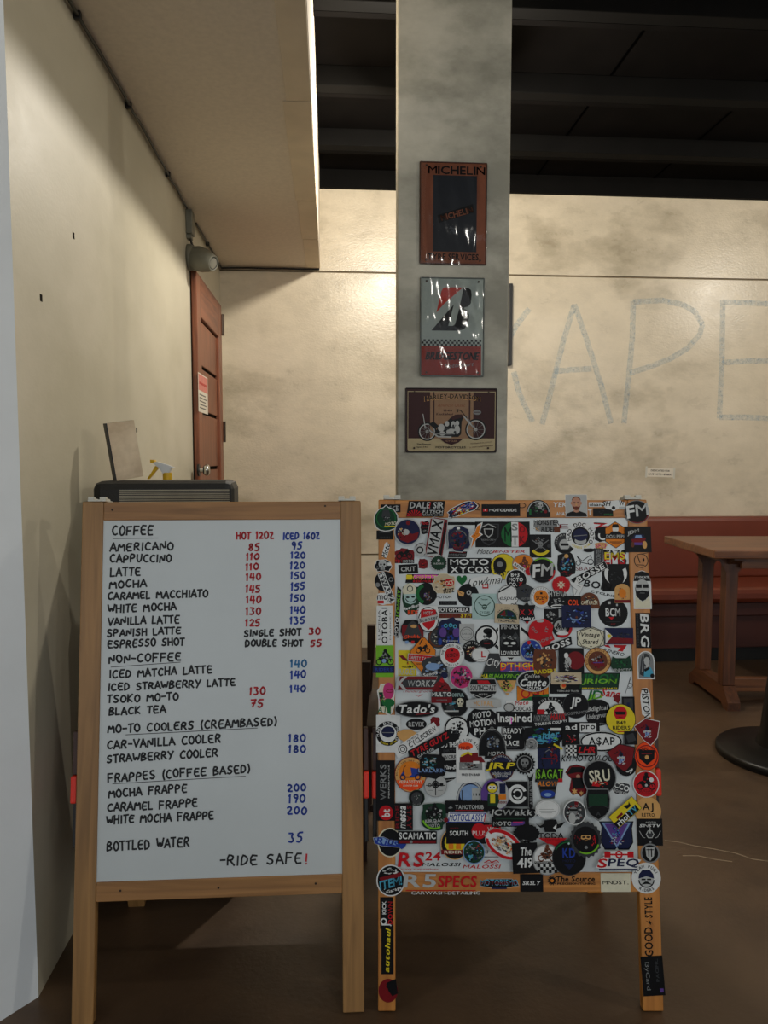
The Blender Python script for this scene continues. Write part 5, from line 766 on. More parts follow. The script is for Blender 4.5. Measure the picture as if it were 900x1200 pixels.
ST(11, 692, 100, 360, 190, 'b69', 'k', 'black splash with blue and green graffiti', do((N_, 0, 0, 160, 76, 'b c g k k nv', 50, 118), (N_, 60, 10, 70, 40, 'lm r c', 14, 119), (T_, 'raider', 20, -10, 220, 60, 'c', {'rot': 8, 'sh': .3}), (R_, 100, -60, 90, 22, 'w'), ('line', [(80, 60), (150, 100)], 16, 'y')))
ST(11, 585, 165, 110, 96, 'b71', 'gy', 'small grey mechanical hand', do((N_, 0, 0, 36, 34, 'k dg lg', 12, 120),), edge='lg')
ST(11, 742, 442, 236, 108, 'para', 'k', 'green dripping letters on black with red tag', do((T_, 'iSAGAT', 0, -10, 225, 78, 'lm'), (N_, 0, 24, 100, 16, 'dgn k', 12, 121), (R_, 90, 40, 36, 28, 'r')))
ST(11, 728, 572, 180, 166, [(-1, -1), (1, -1), (.8, -.3), (.6, .8), (-.6, .8), (-.8, -.2)], 'dg', 'headlight sticker with orange word', do((T_, 'ALOW', 0, -52, 165, 40, 'o', {'sh': .2}), (R_, 0, -16, 130, 24, 'k'), ('ell', 0, 30, 60, 30, 'b'), ('ell', 0, 36, 30, 14, 'lb')))
ST(12, 95, 105, 128, 120, 'r', 'k', 'small dark square with red mask', do((N_, 0, 0, 44, 40, 'rd k r', 14, 122), (C_, 30, -20, 8, 'gy')))
ST(12, 580, 100, 105, 106, 'r', 'k', 'dark square with grey tile', do((R_, 0, 0, 66, 62, 'dg', {'rot': 20}),))
ST(12, 340, 130, 320, 150, 'e', 'w', 'white oval with black border and dollar-sign initials', do(('ring', 0, 0, 158, 12, 'k', {'ry': 73}), (T_, 'A$AP', 4, 0, 200, 66, 'k')))
ST(12, 180, 200, 244, 86, 'rr', 'k', 'black and red racing tag with checkers', do(('checker', -118, -38, 5, 5, 16, 'w', 'k'), (T_, 'LHR', 46, -4, 130, 46, 'r', {'sh': .3}), (R_, 40, 30, 120, 6, 'lg')), edge='gy', ew=.03)
ST(12, 225, 266, 400, 54, 'r', None, 'hand-drawn black word across the panel', do((T_, 'KM MOTOVLOG', 0, 0, 385, 46, 'k', {'sh': .3}),))
ST(12, 545, 320, 166, 176, 'e', 'k', 'black disc with white wave', do(('line', [(-20, 40), (10, 56), (50, 30), (30, 66)], 8, 'w')))
ST(12, 500, 262, 220, 214, 'pent', 'rd', 'dark red five-sided sticker with robot, on the white panel', robot, edge='k', ew=.03)
ST(12, 150, 452, 176, 240, [(-1, -.5), (-.6, -.9), (0, -1), (.7, -.85), (.9, -.3), (.7, .4), (.9, .7), (.3, 1), (0, .8), (-.4, .9), (-.7, .6), (-.5, -.1)], 'rd', 'red capped head over black beard with gold stars', do(('poly', [(-84, -44), (-40, -100), (40, -100), (76, -60), (0, -60)], 'k'), (C_, 10, -30, 16, 'sk'), ('poly', [(-40, -20), (50, -20), (50, 60), (-30, 60)], 'k'), ('sun', -20, 80, 26, 12, 6, 'tan'), ('sun', 30, 92, 20, 9, 6, 'tan')), edge='k', ew=.02)
ST(12, 505, 515, 150, 100, 'b73', 'dg', 'tilted black and white lettering sticker', do((T_, 'CCO', 8, -12, 116, 44, 'w', {'rot': -16}), (T_, 'SOCKET', -2, 28, 100, 22, 'lg', {'rot': -16})), rot=-3, edge='w', ew=.04)
ST(12, 325, 420, 256, 258, 'e', 'k', 'large black disc with cream letters over red flames', do((T_, 'SRU', 0, -14, 158, 90, 'cr', {'rot': 5}), (N_, 0, 44, 70, 26, 'r or2 cr', 20, 124), ('poly', [(-60, 60), (-50, 20), (-40, 50), (-20, 30), (0, 66)], 'r')), edge='gy', ew=.03)
# -- fifth band (y 940-1040)
ST(13, 287, 125, 156, 226, 'r', 'k', 'black rectangle with red and white vertical words', do((T_, 'STAY', 46, 0, 190, 42, 'rd', {'rot': -90}), (T_, 'RIDE', -56, 0, 190, 34, 'rd', {'rot': 90}), (T_, 'messa', -6, 0, 185, 50, 'w', {'rot': 90, 'sh': .2})))
ST(13, 553, 118, 216, 238, 'b75', 'dgn', 'dark green round biker sticker', do((N_, 0, -20, 84, 80, 'k dg lg k', 34, 126), ('rider', 0, -40, 70, 'k', 'gy'), (T_, 'JUROAN', 0, 40, 160, 34, 'lg', {'rot': 4}), (T_, 'MOTO', 0, 74, 90, 28, 'lg'), (C_, 96, 30, 18, 'rd'), ('ring', 0, 0, 104, 14, 'lm', {'a0': 200, 'a1': 300})))
ST(13, 405, 310, 318, 98, 'r', 'k', 'black banner with white machine-style letters', do((T_, 'SCAMATIC', 0, -14, 300, 54, 'w'), (R_, 0, 34, 300, 22, 'rd'), (C_, -50, 34, 12, 'gy')))
ST(13, 352, 504, 212, 120, 'r', None, 'large red italic initials', do((T_, 'RS', 0, 0, 205, 114, 'r', {'sh': .15}),))
ST(13, 545, 480, 140, 80, 'r', None, 'red italic number', do((T_, '24', 0, 0, 125, 70, 'r', {'sh': .1}),))
ST(13, 618, 554, 315, 34, 'r', None, 'black italic brand word', do((T_, 'MALOSSI', 0, 0, 305, 28, 'k', {'sh': .4}),))
ST(13, 415, 590, 330, 24, 'r', None, 'thin red lettering', do((T_, 'racing suspensions', 0, 0, 325, 18, 'r', {'bold': False}),))
ST(14, 150, 572, 310, 36, 'r', None, 'red italic brand word', do((T_, 'MALOSSI', 0, 0, 300, 30, 'r', {'sh': .4}),))
ST(14, 235, 527, 130, 30, 'r', None, 'small red winged mark', do(('line', [(-60, 10), (-20, -10), (0, 6), (40, -8), (60, 8)], 8, 'r'), (R_, 0, 10, 90, 5, 'r')))
ST(13, 732, 360, 230, 250, 'e', 'k', 'round black and yellow sticker with mugs', do((C_, 0, -10, 82, 'y'), (R_, -30, 0, 40, 80, 'o'), (R_, 30, 0, 40, 80, 'o', {'up': False}), ('ell', -30, -42, 24, 14, 'w'), ('ell', 30, -42, 24, 14, 'w', {'up': False}), (R_, 0, 64, 220, 36, 'rd'), (T_, 'RIDERS', 0, 64, 170, 24, 'cr'), ('poly', [(-20, -118), (0, -140), (20, -118)], 'o')), edge='tan', ew=.03)
ST(14, 22, 265, 352, 166, 'r', 'k', 'black rectangle with white and red words and a red disc', do((C_, 92, -16, 62, 'r'), (T_, 'SOUTH', -72, 0, 150, 38, 'w'), (T_, 'PLUS', 94, 0, 112, 36, 'w', {'bold': False}), (T_, 'MOTO', -110, -38, 70, 12, 'rd')))
ST(14, 10, 40, 352, 102, 'rr', 'k', 'black banner with white name and red underline', do((T_, 'TAMOTOHUB', 26, 0, 230, 34, 'lg'), (R_, 24, 26, 230, 4, 'r'), ('poly', [(-150, 8), (-128, -8), (-110, 6), (-130, 14)], 'gy')))
ST(14, 12, 132, 330, 92, 'para', 'b', 'blue outlined lettering in a white and red border', do((R_, 0, 0, 290, 62, 'w'), (T_, 'MOTOCLASSY', 0, 0, 280, 56, 'b', {'sh': .15}), (R_, 148, 4, 8, 60, 'r', {'rot': -12})), edge='w', ew=.08)
ST(14, 250, 455, 260, 90, 'r', 'w', 'white card with black letters', do((T_, 'ng R', -40, -14, 110, 34, 'k', {'bold': False}), (R_, 0, 28, 250, 6, 'k')))
ST(14, 240, 232, 130, 70, 'r', 'r', 'red tag with white letter', do((T_, 'W', -18, 0, 50, 40, 'w'), (T_, 'C', 34, 0, 40, 40, 'k')))
ST(14, 75, 432, 180, 184, 'e', 'dgn', 'teal speckled disc', do((N_, 0, 0, 78, 78, 'c dgn gy k nv', 46, 128), (N_, 40, -40, 28, 36, 'r dg', 8, 129)), edge='lb', ew=.04)
ST(14, 395, 165, 302, 80, 'r', 'k', 'black strip with grey word and pink tail', do((T_, 'MOTO', -64, 14, 150, 34, 'lg'), (R_, 60, 14, 110, 30, 'pu', {'rot': 3}), (R_, 60, 4, 80, 10, 'p'), (R_, 0, -24, 240, 8, 'dgn')))
ST(14, 432, 90, 430, 84, 'b77', 'k', 'wide grey and black slanted name sticker', do((T_, 'JCWakky', 0, 0, 400, 62, 'lg', {'sh': .2}),))
ST(14, 535, 265, 220, 150, 'gear', 'k', 'black spiky splash', do((N_, -30, 55, 60, 12, 'lg k', 8, 130),))
ST(14, 720, 55, 200, 150, 'e', 'w', 'white disc with faint line drawing', do(('ring', 0, 0, 92, 2, 'gy', {'ry': 70}), (R_, -10, 0, 120, 3, 'gy'), (R_, 0, 14, 130, 3, 'gy'), (R_, -10, 28, 90, 3, 'gy')))
ST(14, 745, 205, 240, 110, [(-1, -.4), (-.7, -.1), (-.45, -.4), (-.4, -.9), (.4, -1), (.5, -.3), (1, -.7), (.7, .1), (.4, .3), (.35, .8), (-.4, .8), (-.45, .1), (-.7, .2)], 'k', 'black front view of a motorcycle', do(('poly', [(20, 10), (44, 30), (50, -20)], 'w'),))
ST(14, 750, 285, 215, 52, 'r', None, 'bold black word under the motorcycle', do((T_, 'TODA', 0, 0, 205, 46, 'k'),))
ST(14, 765, 342, 230, 66, [(-1, -1), (1, -1), (.3, 1), (-.1, 1)], 'r', 'red triangle', do((T_, 'MOTOR', 0, -18, 120, 12, 'rd'),))
ST(14, 335, 360, 330, 214, 'e', 'w', 'large tilted white and red oval with busy artwork', do(('ring', 0, 0, 160, 28, 'r', {'ry': 100, 'a0': 20, 'a1': 170}), ('ring', 0, 0, 160, 24, 'r', {'ry': 100, 'a0': 200, 'a1': 330}), (N_, 0, 0, 120, 70, 'br tan sk gy dg cr or2', 60, 132), (T_, 'Looney Ride', 20, 16, 190, 36, 'cr')), rot=-32, edge='lg', ew=.04)
ST(14, 520, 478, 205, 238, 'r', 'k', 'black rectangle with white gothic numerals', do((T_, 'The', 10, -52, 90, 66, 'w', {'sh': .1}), (T_, '419', 0, 36, 130, 78, 'w', {'sh': .1})), rot=2)
ST(14, 712, 490, 252, 262, 'e', 'lg', 'grey disc with rider over a checkered floor', do(('ell', 0, -20, 106, 92, 'w'), ('rider', 0, -52, 80, 'br', 'k'), (N_, 0, -40, 60, 50, 'k br dg', 16, 133), (R_, 0, 24, 216, 20, 'k'), (T_, 'Unusual Speed', 0, 24, 200, 13, 'w'), ('checker', -84, 36, 7, 3, 24, 'k', 'w')), edge='gy', ew=.03)
ST(15, 72, 436, 268, 272, 'e', 'k', 'black disc with green rim and dark blue monogram', do(('ring', 0, 0, 124, 8, 'g', {'a0': 20, 'a1': 150}), (T_, 'KD', 0, -36, 100, 74, 'b'), (T_, 'MOTO', 0, 24, 100, 22, 'nv'), ('poly', [(-40, 50), (40, 50), (0, 90)], 'nv'), (C_, 0, -108, 8, 'mint')), edge='dg', ew=.02)
ST(15, 207, 290, 246, 268, 'gear', 'dg', 'grey toothed disc with bearded face and red flames', do((C_, 0, 0, 96, 'k'), (N_, -60, 0, 34, 50, 'rd k', 10, 134), (N_, 60, 10, 34, 50, 'rd r k', 10, 135), ('beard', 0, -10, 110, 'k', 'tan'), ('ring', 0, 0, 104, 12, 'lm', {'a0': 240, 'a1': 340}), (C_, 0, 54, 12, 'gy')))
ST(15, 472, 275, 262, 206, [(-1, -1), (1, -1), (.9, -.5), (.95, .5), (.7, 1), (.1, 1), (0, .85), (-.1, 1), (-.7, 1), (-.95, .4), (-.85, -.6)], 'nv', 'navy shield with pale triangle and blue figure', do(('poly', [(-110, -94), (110, -94), (0, 90)], 'lb'), ('poly', [(-90, -86), (90, -86), (0, 70)], 'pu'), (N_, 0, -30, 40, 50, 'b c nv', 20, 136), (N_, 0, 40, 60, 40, 'b rd lg nv', 18, 137)), edge='k', ew=.04)
ST(15, 330, 480, 2, 2, 'r', 'w', 'tiny white speck') if False else None
ST(15, 472, 482, 340, 116, 'b79', 'w', 'white sticker with red and navy slanted letters', do((T_, 'S', -122, -4, 72, 66, 'r', {'sh': .2}), (T_, 'PEQ', 34, -4, 230, 66, 'nv', {'sh': .2}), (R_, -10, 42, 280, 14, 'nv')))
ST(15, 472, 408, 230, 62, 'b81', 'w', 'red barbell shape over the racing letters', do((R_, 0, 0, 200, 12, 'r'), (R_, -86, 0, 46, 42, 'r'), (R_, 86, 0, 46, 42, 'r', {'up': False}), ('ring', 0, 0, 28, 12, 'r')))
ST(15, 116, 70, 170, 180, 'e', 'dg', 'grey disc with figure in shades', do((N_, 0, 0, 68, 72, 'k gy lg rd', 34, 138), ('ell', -10, -10, 30, 34, 'gy'), (R_, -8, -20, 60, 14, 'k'), ('ell', -20, 40, 26, 40, 'lg'), ('poly', [(0, -80), (26, -80), (26, -50), (0, -56)], 'rd')), edge='w', ew=.04)
ST(12, 312, 640, 190, 236, 'shield', 'k', 'black shield sticker with thin green chevron', do(('line', [(-86, 26), (0, -14), (86, 26)], 6, 'dg'), (R_, 0, -36, 140, 84, 'dgn'), (T_, 'A', 0, 62, 34, 30, 'dg'), ('line', [(-86, 26), (-60, 70), (0, 108), (60, 70), (86, 26)], 5, 'gy')), edge='gy', ew=.035)
ST(15, 530, 78, 250, 120, 'r', 'y', 'tilted yellow and black sticker with white and teal letters', do((R_, -10, 30, 226, 50, 'k'), (T_, 'rhol', -50, 30, 110, 46, 'w'), (T_, 'TV', 56, 26, 76, 46, 'c'), ('poly', [(20, -50), (60, -30), (80, -46), (70, -10), (30, -10)], 'k'), (R_, -50, -10, 60, 20, 'rd')), rot=40, edge='k', ew=.02)
# -- bottom rail
ST(13, 600, 692, 640, 150, 'r', None, 'white and red racing specs lettering on the wood', do((T_, 'R5', -168, -2, 280, 112, 'lg', {'sh': .1}), (T_, 'SPECS', 155, 4, 330, 96, 'r', {'sh': .1}), (R_, 10, 78, 600, 7, 'r')))
ST(13, 655, 798, 600, 34, 'r', None, 'white carwash and detailing line', do((T_, 'CARWASH-DETAILING', 0, 0, 590, 26, 'w', {'bold': False}),))
ST(14, 300, 715, 350, 84, 'b83', 'k', 'dark teal and red lettering sticker', do((T_, 'MOTORISMO', 0, -8, 320, 52, 'c'), (T_, 'MOTORISMO', 0, -2, 312, 26, 'rd'), (R_, 0, 38, 130, 16, 'nv')), edge='lg', ew=.05)
ST(14, 585, 710, 198, 146, 'r', 'k', 'black square with small white italic word', do((T_, 'SRSLY', 0, 0, 150, 34, 'w', {'sh': .3}),))
ST(15, 120, 636, 360, 80, 'r', None, 'black tuning shop lettering with gear mark on the wood', do((T_, 'The Source', 14, -12, 310, 46, 'k', {'sh': .1}), (T_, 'PRECISION TUNING', 20, 24, 300, 16, 'k')))
ST(14, 765, 690, 84, 84, 'e', None, 'black gear mark on the wood', do(('sun', 0, 0, 42, 26, 12, 'k'), (C_, 0, 0, 14, 'o')))
ST(15, 460, 652, 236, 142, 'r', 'cr', 'cream card with small serif word', do((T_, 'MNDST.', 0, 0, 205, 30, 'k'),))
ST(3, 684, 150, 226, 212, 'e', 'k', 'black oval with large white initials at the corner', do(('ring', 0, 0, 108, 10, 'rd', {'a0': 240, 'a1': 340, 'ry': 102}), (T_, 'FM', 4, -12, 196, 112, 'w', {'sh': .1, 'rot': 10}),), edge='gy', ew=.03)
# ------------------------------------------------------------------ tin signs on the column
def plane_art(P, N, ux, k, px, py): pass
def tin(name, label, x0, y0, x1, y1, org, base, art, cat='sign', wrap=True):
    """x0..y1 pixels on the column face; org is the crop origin and scale used by the art"""
    a, c = on_y(x0, y1, YC), on_y(x1, y0, YC); W, H = c.x-a.x, c.z-a.z
    root = thing(name, label, cat, (a.x, YC, a.z)); k = W/((x1-x0)*org[2])
    m = MB(); m.box((0, -.006, 0), (W, -.002, H), pm(base), bev=.0015)
    rim = mat('tin_rim_'+base, tuple(v*.55 for v in PAL[base]), .3, .3)
    for p, q in (((0, 0), (W, 0)), ((W, 0), (W, H)), ((W, H), (0, H)), ((0, H), (0, 0))): m.tube((p[0], -.006, p[1]), (q[0], -.006, q[1]), .0024, rim, n=8)
    m.build('tin_plate', root)
    cxp, cyp = (x0+x1)/2, (y0+y1)/2; A = Art(W/2, H/2, k, 0, .0062); ox, oy, s = org
    A.o = lambda X, Y: ((ox+X/s-cxp)*s, (oy+Y/s-cyp)*s); art(A, A.o); A.mb.build('print', root)
    m = MB()
    for sx in (.09, .91):
        for sz in (.035, .965): m.tube((W*sx, -.001, H*(sz if H > W else (.06 if sz < .5 else .94))), (W*sx, -.0095, H*(sz if H > W else (.06 if sz < .5 else .94))), .0035, M_screw, n=10)
    m.build('nail', root)
    if wrap:     # loose clear plastic film with wrinkles
        rd = random.Random(int(W*9000)); m = MB(); nx, nz_ = 26, 40; vs = []
        fx = [W*f for f in (.02, .04, .09, .12, .90, .95, .98)]; fs_ = [rd.uniform(-.5, .5) for _ in range(7)]
        for j in range(nz_+1):
            for i in range(nx+1):
                x, z = -.003+(W+.006)*i/nx, -.003+(H+.006)*j/nz_
                y = .0105+.0006*math.sin(23*x/W+5*z/H)
                for f0, g in zip(fx, fs_): y += .0009*math.exp(-((x-f0-g*(z-H/2))/.006)**2)
                y += .0035*math.sin(PI*j/nz_)+.0012*math.sin(13*z/H+3*x/W); e = min(i, nx-i); y -= .006*max(0, 1-e/1.6)
                vs.append((x, -y, z))
        m.add(vs, [(j*(nx+1)+i, j*(nx+1)+i+1, (j+1)*(nx+1)+i+1, (j+1)*(nx+1)+i) for j in range(nz_) for i in range(nx)], M_film, True)
        m.build('plastic_film', root)['label'] = 'wrinkled clear plastic film'
    return root
M_film = bpy.data.materials.new('clear_film'); nt, N, L, B = nodes(M_film)
N.remove(B); tr = N.new('ShaderNodeBsdfTransparent'); gl = N.new('ShaderNodeBsdfGlossy'); gl.inputs['Roughness'].default_value = .07
fr = N.new('ShaderNodeFresnel'); fr.inputs[0].default_value = 1.3; mx = N.new('ShaderNodeMixShader')
nzz = N.new('ShaderNodeTexNoise'); nzz.inputs['Scale'].default_value = 22; bb = N.new('ShaderNodeBump'); bb.inputs['Strength'].default_value = .06; bb.inputs['Distance'].default_value = .01
tcc = N.new('ShaderNodeTexCoord'); L.new(tcc.outputs['Object'], nzz.inputs['Vector']); L.new(nzz.outputs[0], bb.inputs['Height']); L.new(bb.outputs[0], gl.inputs['Normal'])
L.new(fr.outputs[0], mx.inputs[0]); L.new(tr.outputs[0], mx.inputs[1]); L.new(gl.outputs[0], mx.inputs[2]); L.new(mx.outputs[0], N['Material Output'].inputs[0])
def sign1(A, o):   # crop (460,180) scale 5.625
    cx = lambda X, Y: o(X, Y)
    x, y = o(410, 400); A.rect(x, y, 290, 490, 'nv2')
    x, y = o(420, 122); A.text('MICHELIN', x, y, 375, 54, 'k')
    x, y = o(406, 677); A.text('TYRE SERVICES.', x, y, 352, 42, 'k')
    x, y = o(420, 392); A.poly([(x-126, y+20), (x+110, y-58), (x+118, y-4), (x-118, y+70)], 'k'); A.text('MICHELIN', x+2, y+8, 215, 40, 'rust', 0, 16)
PAL.update(nv2=(38, 41, 46), rust=(126, 74, 52), hd=(58, 34, 34), hdc=(140, 110, 84), hdt=(170, 156, 122), bgy=(152, 160, 152), bred=(134, 42, 28), bk2=(26, 28, 28), or3=(176, 48, 32))
tin('tin_sign', 'brown tin tyre services sign with dark panel, topmost on the column', 492, 192.5, 570, 309, (460, 180, 5.625), 'rust', sign1)
def sign2(A, o):   # crop (485,320) scale 9.47
    q = lambda pts: [o(*p) for p in pts]
    x, y = o(410, 972); A.rect(x, y, 680, 330, 'bred')
    A.poly(q([(245, 445), (300, 215), (318, 180), (345, 170), (538, 170), (400, 290), (330, 350)]), 'or3')
    A.poly(q([(190, 642), (440, 355), (378, 590), (430, 588), (455, 570), (500, 400), (545, 178), (600, 175), (630, 195), (638, 250), (630, 340), (600, 375), (545, 392), (590, 420), (612, 470), (600, 560), (560, 620), (500, 642)]), 'k')
    x0, y0 = o(80, 738); A.rect(x0+335, y0+36, 670, 72, 'k'); A.checker(x0, y0, 28, 3, 24, 'bgy', 'k')
    x, y = o(425, 918); A.text('BRIDGESTONE', x, y, 590, 88, 'k', .22); A.text('BRIDGESTONE', x+5, y, 590, 88, 'k', .22)
    x, y = o(505, 1025); A.text('Motorsport', x, y, 320, 58, 'gy', .4, 5, True)
tin('tin_sign', 'grey and red tin sign with slanted letter and checker strip, middle of the column', 492.5, 327, 567, 440.5, (485, 320, 9.47), 'bgy', sign2)
def sign3(A, o):   # crop (470,450) scale 7.5
    q = lambda pts: [o(*p) for p in pts]
    A.poly(q([(55, 70), (828, 70), (828, 575), (810, 590), (70, 590), (55, 575)]), 'hdt'); A.poly(q([(60, 76), (822, 76), (822, 478), (60, 478)]), 'hd')
    A.poly(q([(252, 76), (632, 76), (632, 478), (252, 478)]), 'hdc'); A.poly(q([(278, 76), (290, 76), (290, 400), (278, 400)]), 'hd'); A.poly(q([(592, 76), (606, 76), (606, 330), (592, 330)]), 'hd', False)
    x, y = o(448, 134); A.text('HARLEY-DAVIDSON', x, y+3, 496, 46, 'tan', 0, 0, True, True, 22); A.text('HARLEY-DAVIDSON', x, y, 490, 42, 'bk2', 0, 0, True, True, 22); 
    x, y = o(440, 190); A.text('American Classic', x, y, 240, 26, 'rust', .3, 0, False); x, y = o(408, 236); A.text('1940', x, y, 76, 20, 'hd'); x, y = o(380, 266); A.text('Knucklehead', x, y, 146, 20, 'hd', .2)
    x, y = o(666, 250); A.ell(x, y, 36, 22, 'gy', 16); A.rect(x, y, 60, 6, 'hd')
    for wx, wy, r in ((226, 420, 74), (655, 400, 86)):
        x, y = o(wx, wy); A.ring(x, y, r+8, 14, 'bk2', 30); A.ring(x, y, r-4, 9, 'lg', 30); A.circ(x, y, 14, 'lg')
        for i in range(10): a = PI*i/5; A.line([(x, y), (x+(r-8)*math.cos(a), y+(r-8)*math.sin(a))], 2.5, 'gy', up=i == 0)
    A.poly(q([(320, 385), (400, 330), (440, 290), (500, 268), (548, 290), (530, 330), (525, 440), (500, 465), (310, 465), (290, 430)]), 'bk2')
    for wx, wy, a, b_ in ((350, 385, 30, 34), (400, 350, 20, 24), (455, 355, 20, 28), (440, 420, 46, 28), (360, 435, 26, 20), (490, 345, 18, 22), (490, 400, 24, 40)): x, y = o(wx, wy); A.ell(x, y, a, b_, 'lg', 12)
    for wx, wy, a, b_ in ((400, 392, 24, 12), (455, 372, 10, 16), (430, 445, 40, 8), (470, 425, 12, 14)): x, y = o(wx, wy); A.ell(x, y, a, b_, 'dg', 10)
    A.line(q([(245, 405), (320, 462), (440, 466)]), 12, 'lg'); A.line(q([(210, 375), (300, 440), (430, 440)]), 8, 'gy'); A.line(q([(188, 265), (200, 330), (208, 395)]), 7, 'lg')
    A.line(q([(545, 285), (655, 400)]), 12, 'lg'); A.line(q([(570, 280), (640, 390)]), 6, 'gy'); A.line(q([(495, 250), (488, 226), (520, 236), (575, 300)]), 7, 'bk2'); A.poly(q([(430, 300), (470, 272), (530, 268), (545, 292), (450, 318)]), 'hd')
    A.poly(q([(240, 355), (280, 330), (330, 370), (300, 400)]), 'bk2')
    A.poly(q([(335, 480), (545, 480), (500, 515), (440, 534), (380, 515)]), 'hd'); x, y = o(440, 500); A.text('CYCLES', x, y, 100, 14, 'hdc')
    x, y = o(434, 555); A.text('MOTORCYCLES', x, y, 265, 18, 'bk2'); x, y = o(198, 528); A.text('The Pioneer', x, y, 126, 14, 'bk2'); x, y = o(184, 554); A.text('Spec 74ci', x, y, 98, 14, 'bk2')
    x, y = o(700, 516); A.text('The legend on wheels', x, y, 190, 12, 'hd', .4, 5, False); x, y = o(706, 546); A.text('a true road machine', x, y, 210, 12, 'hd', .4, 5, False)
tin('tin_sign', 'dark wide tin sign with a vintage chopper motorcycle, lowest on the column', 475.5, 456, 581.5, 529.5, (470, 450, 7.5), 'hd', sign3, wrap=False)
# ------------------------------------------------------------------ black frame on the back wall seen past the column
a, c = on_y(600, 428, YB-.03), on_y(600, 332, YB-.03)
m = MB(); m.box((a.x-.42, YB-.03, a.z), (a.x, YB, c.z), M_bk, bev=.004); rt = thing('picture_frame', 'thin black frame on the back wall, mostly hidden behind the column', 'picture', (a.x-.42, YB, a.z))
for n, q0, q1 in (('frame_side', (0, 0), (.02, c.z-a.z)), ('frame_side', (.40, 0), (.42, c.z-a.z)), ('frame_rail', (.0205, 0), (.3995, .02)), ('frame_rail', (.0205, c.z-a.z-.02), (.3995, c.z-a.z))):
    m = MB(); m.box((q0[0], -.03, q0[1]), (q1[0], 0, q1[1]), M_bk, bev=.002); m.build(n, rt)
m = MB(); m.box((.0205, -.014, .0205), (.3995, -.001, c.z-a.z-.0205), mat('picture_print', (90, 84, 74), .5, noise=.5, scale=9)); m.build('picture_print', rt)
# ------------------------------------------------------------------ blue chalk letters on the back wall
M_chalk = bpy.data.materials.new('blue_chalk'); nt, N, L, B = nodes(M_chalk)
B.inputs['Base Color'].default_value = srgb((170, 196, 210))+(1,); B.inputs['Roughness'].default_value = .9
tcc = N.new('ShaderNodeTexCoord'); nzz = N.new('ShaderNodeTexNoise'); nzz.inputs['Scale'].default_value = 45; nzz.inputs['Detail'].default_value = 8; nzz.inputs['Roughness'].default_value = .75
L.new(tcc.outputs['Object'], nzz.inputs['Vector']); rp = N.new('ShaderNodeValToRGB'); rp.color_ramp.elements[0].position = .34; rp.color_ramp.elements[1].position = .74
rp.color_ramp.elements[1].color = (.55, .55, .55, 1); L.new(nzz.outputs[0], rp.inputs[0]); L.new(rp.outputs[0], B.inputs['Alpha'])
LET = [[[(620, 362), (606, 380), (597, 396)], [(602, 436), (608, 460), (616, 478), (624, 494)]],
       [[(673, 357), (660, 400), (650, 440), (642, 472), (635, 497)], [(673, 357), (688, 400), (704, 450), (716, 496)], [(650, 435), (693, 432)]],
       [[(742, 353), (741, 395), (737, 440), (731, 496)], [(742, 354), (775, 352), (800, 357), (814, 365), (823, 380), (820, 392), (806, 408), (784, 421), (758, 431), (738, 437)]],
       [[(847, 352), (846, 420), (843, 490)], [(847, 354), (880, 355), (925, 358)], [(846, 425), (880, 423), (920, 422)], [(843, 489), (870, 489), (896, 490), (925, 491)]]]
ch = thing('chalk_lettering', 'faint blue chalk capital letters on the beige back wall', 'lettering', (0, YB, 1.6))
for n, strokes in zip('KAPE', LET):
    for s_ in strokes:
        m = MB(); q = [on_y(x, y, YB) for x, y in s_]; t = .018
        for i in range(len(q)-1):
            d = (q[i+1]-q[i]).normalized(); nn_ = Vector((-d.z, 0, d.x))*t; e = d*.001
            m.add([(p.x, -.0012-.0002*i, p.z-1.6) for p in (q[i]+nn_-e, q[i+1]+nn_+e, q[i+1]-nn_+e, q[i]-nn_-e)], [(0, 1, 2, 3)], M_chalk)
        m.build('chalk_stroke', ch)
# ------------------------------------------------------------------ paper label on the back wall
a, c = on_y(757, 558.5, YB), on_y(790, 548, YB); W, H = c.x-a.x, c.z-a.z
lb_ = thing('wall_label', 'small white paper label taped to the back wall above the bench', 'label', (a.x, YB, a.z)); M_paper = mat('paper', (214, 206, 190), .8, noise=.03)
m = MB(); m.box((0, -.0008, 0), (W, -.0002, H), M_paper); m.build('paper', lb_, rot=(0, R(1.8), 0))
m = MB(); m.box((-.006, -.0012, -.006), (.006, -.0008, H+.008), M_clipw); m.box((W-.006, -.0012, -.008), (W+.006, -.0008, H+.006), M_clipw); m.build('tape', lb_, rot=(0, R(1.8), 0))
A = Art(W/2, H/2, .001, 0, .0009); A.text('DEDICATED FOR', 0, -H*210, W*680, H*200, 'k'); A.text('CAFE MOTO MEMBERS', 0, H*200, W*860, H*200, 'k'); A.mb.build('lettering', lb_, rot=(0, R(1.8), 0))
# ------------------------------------------------------------------ notice on the door
y0, y1 = on_x(232, 450, X1).y, on_x(243, 450, X1).y; z1, z0 = on_x(238, 440, X1).z, on_x(238, 484, X1).z
nt_ = thing('door_notice', 'white paper notice with pink heading taped on the brown door', 'notice', (X1+.0005, y0, z0)); W, H = y1-y0, z1-z0
m = MB(); m.box((0, 0, 0), (.0006, W, H), M_paper); m.build('paper', nt_)
m = MB(); m.box((.0006, .01, H*.56), (.0011, W-.01, H*.97), mat('pink_print', (206, 128, 116), .8, noise=.1))
for i in range(5): m.box((.0006, .03, H*(.44-.085*i)), (.0011, W*(.9 if i % 2 else .75), H*(.47-.085*i)), mat('grey_print', (110, 104, 96), .8))
m.box((.0011, .03, H*.72), (.0014, W-.04, H*.78), mat('red_print', (180, 70, 62), .8)); m.build('print', nt_)
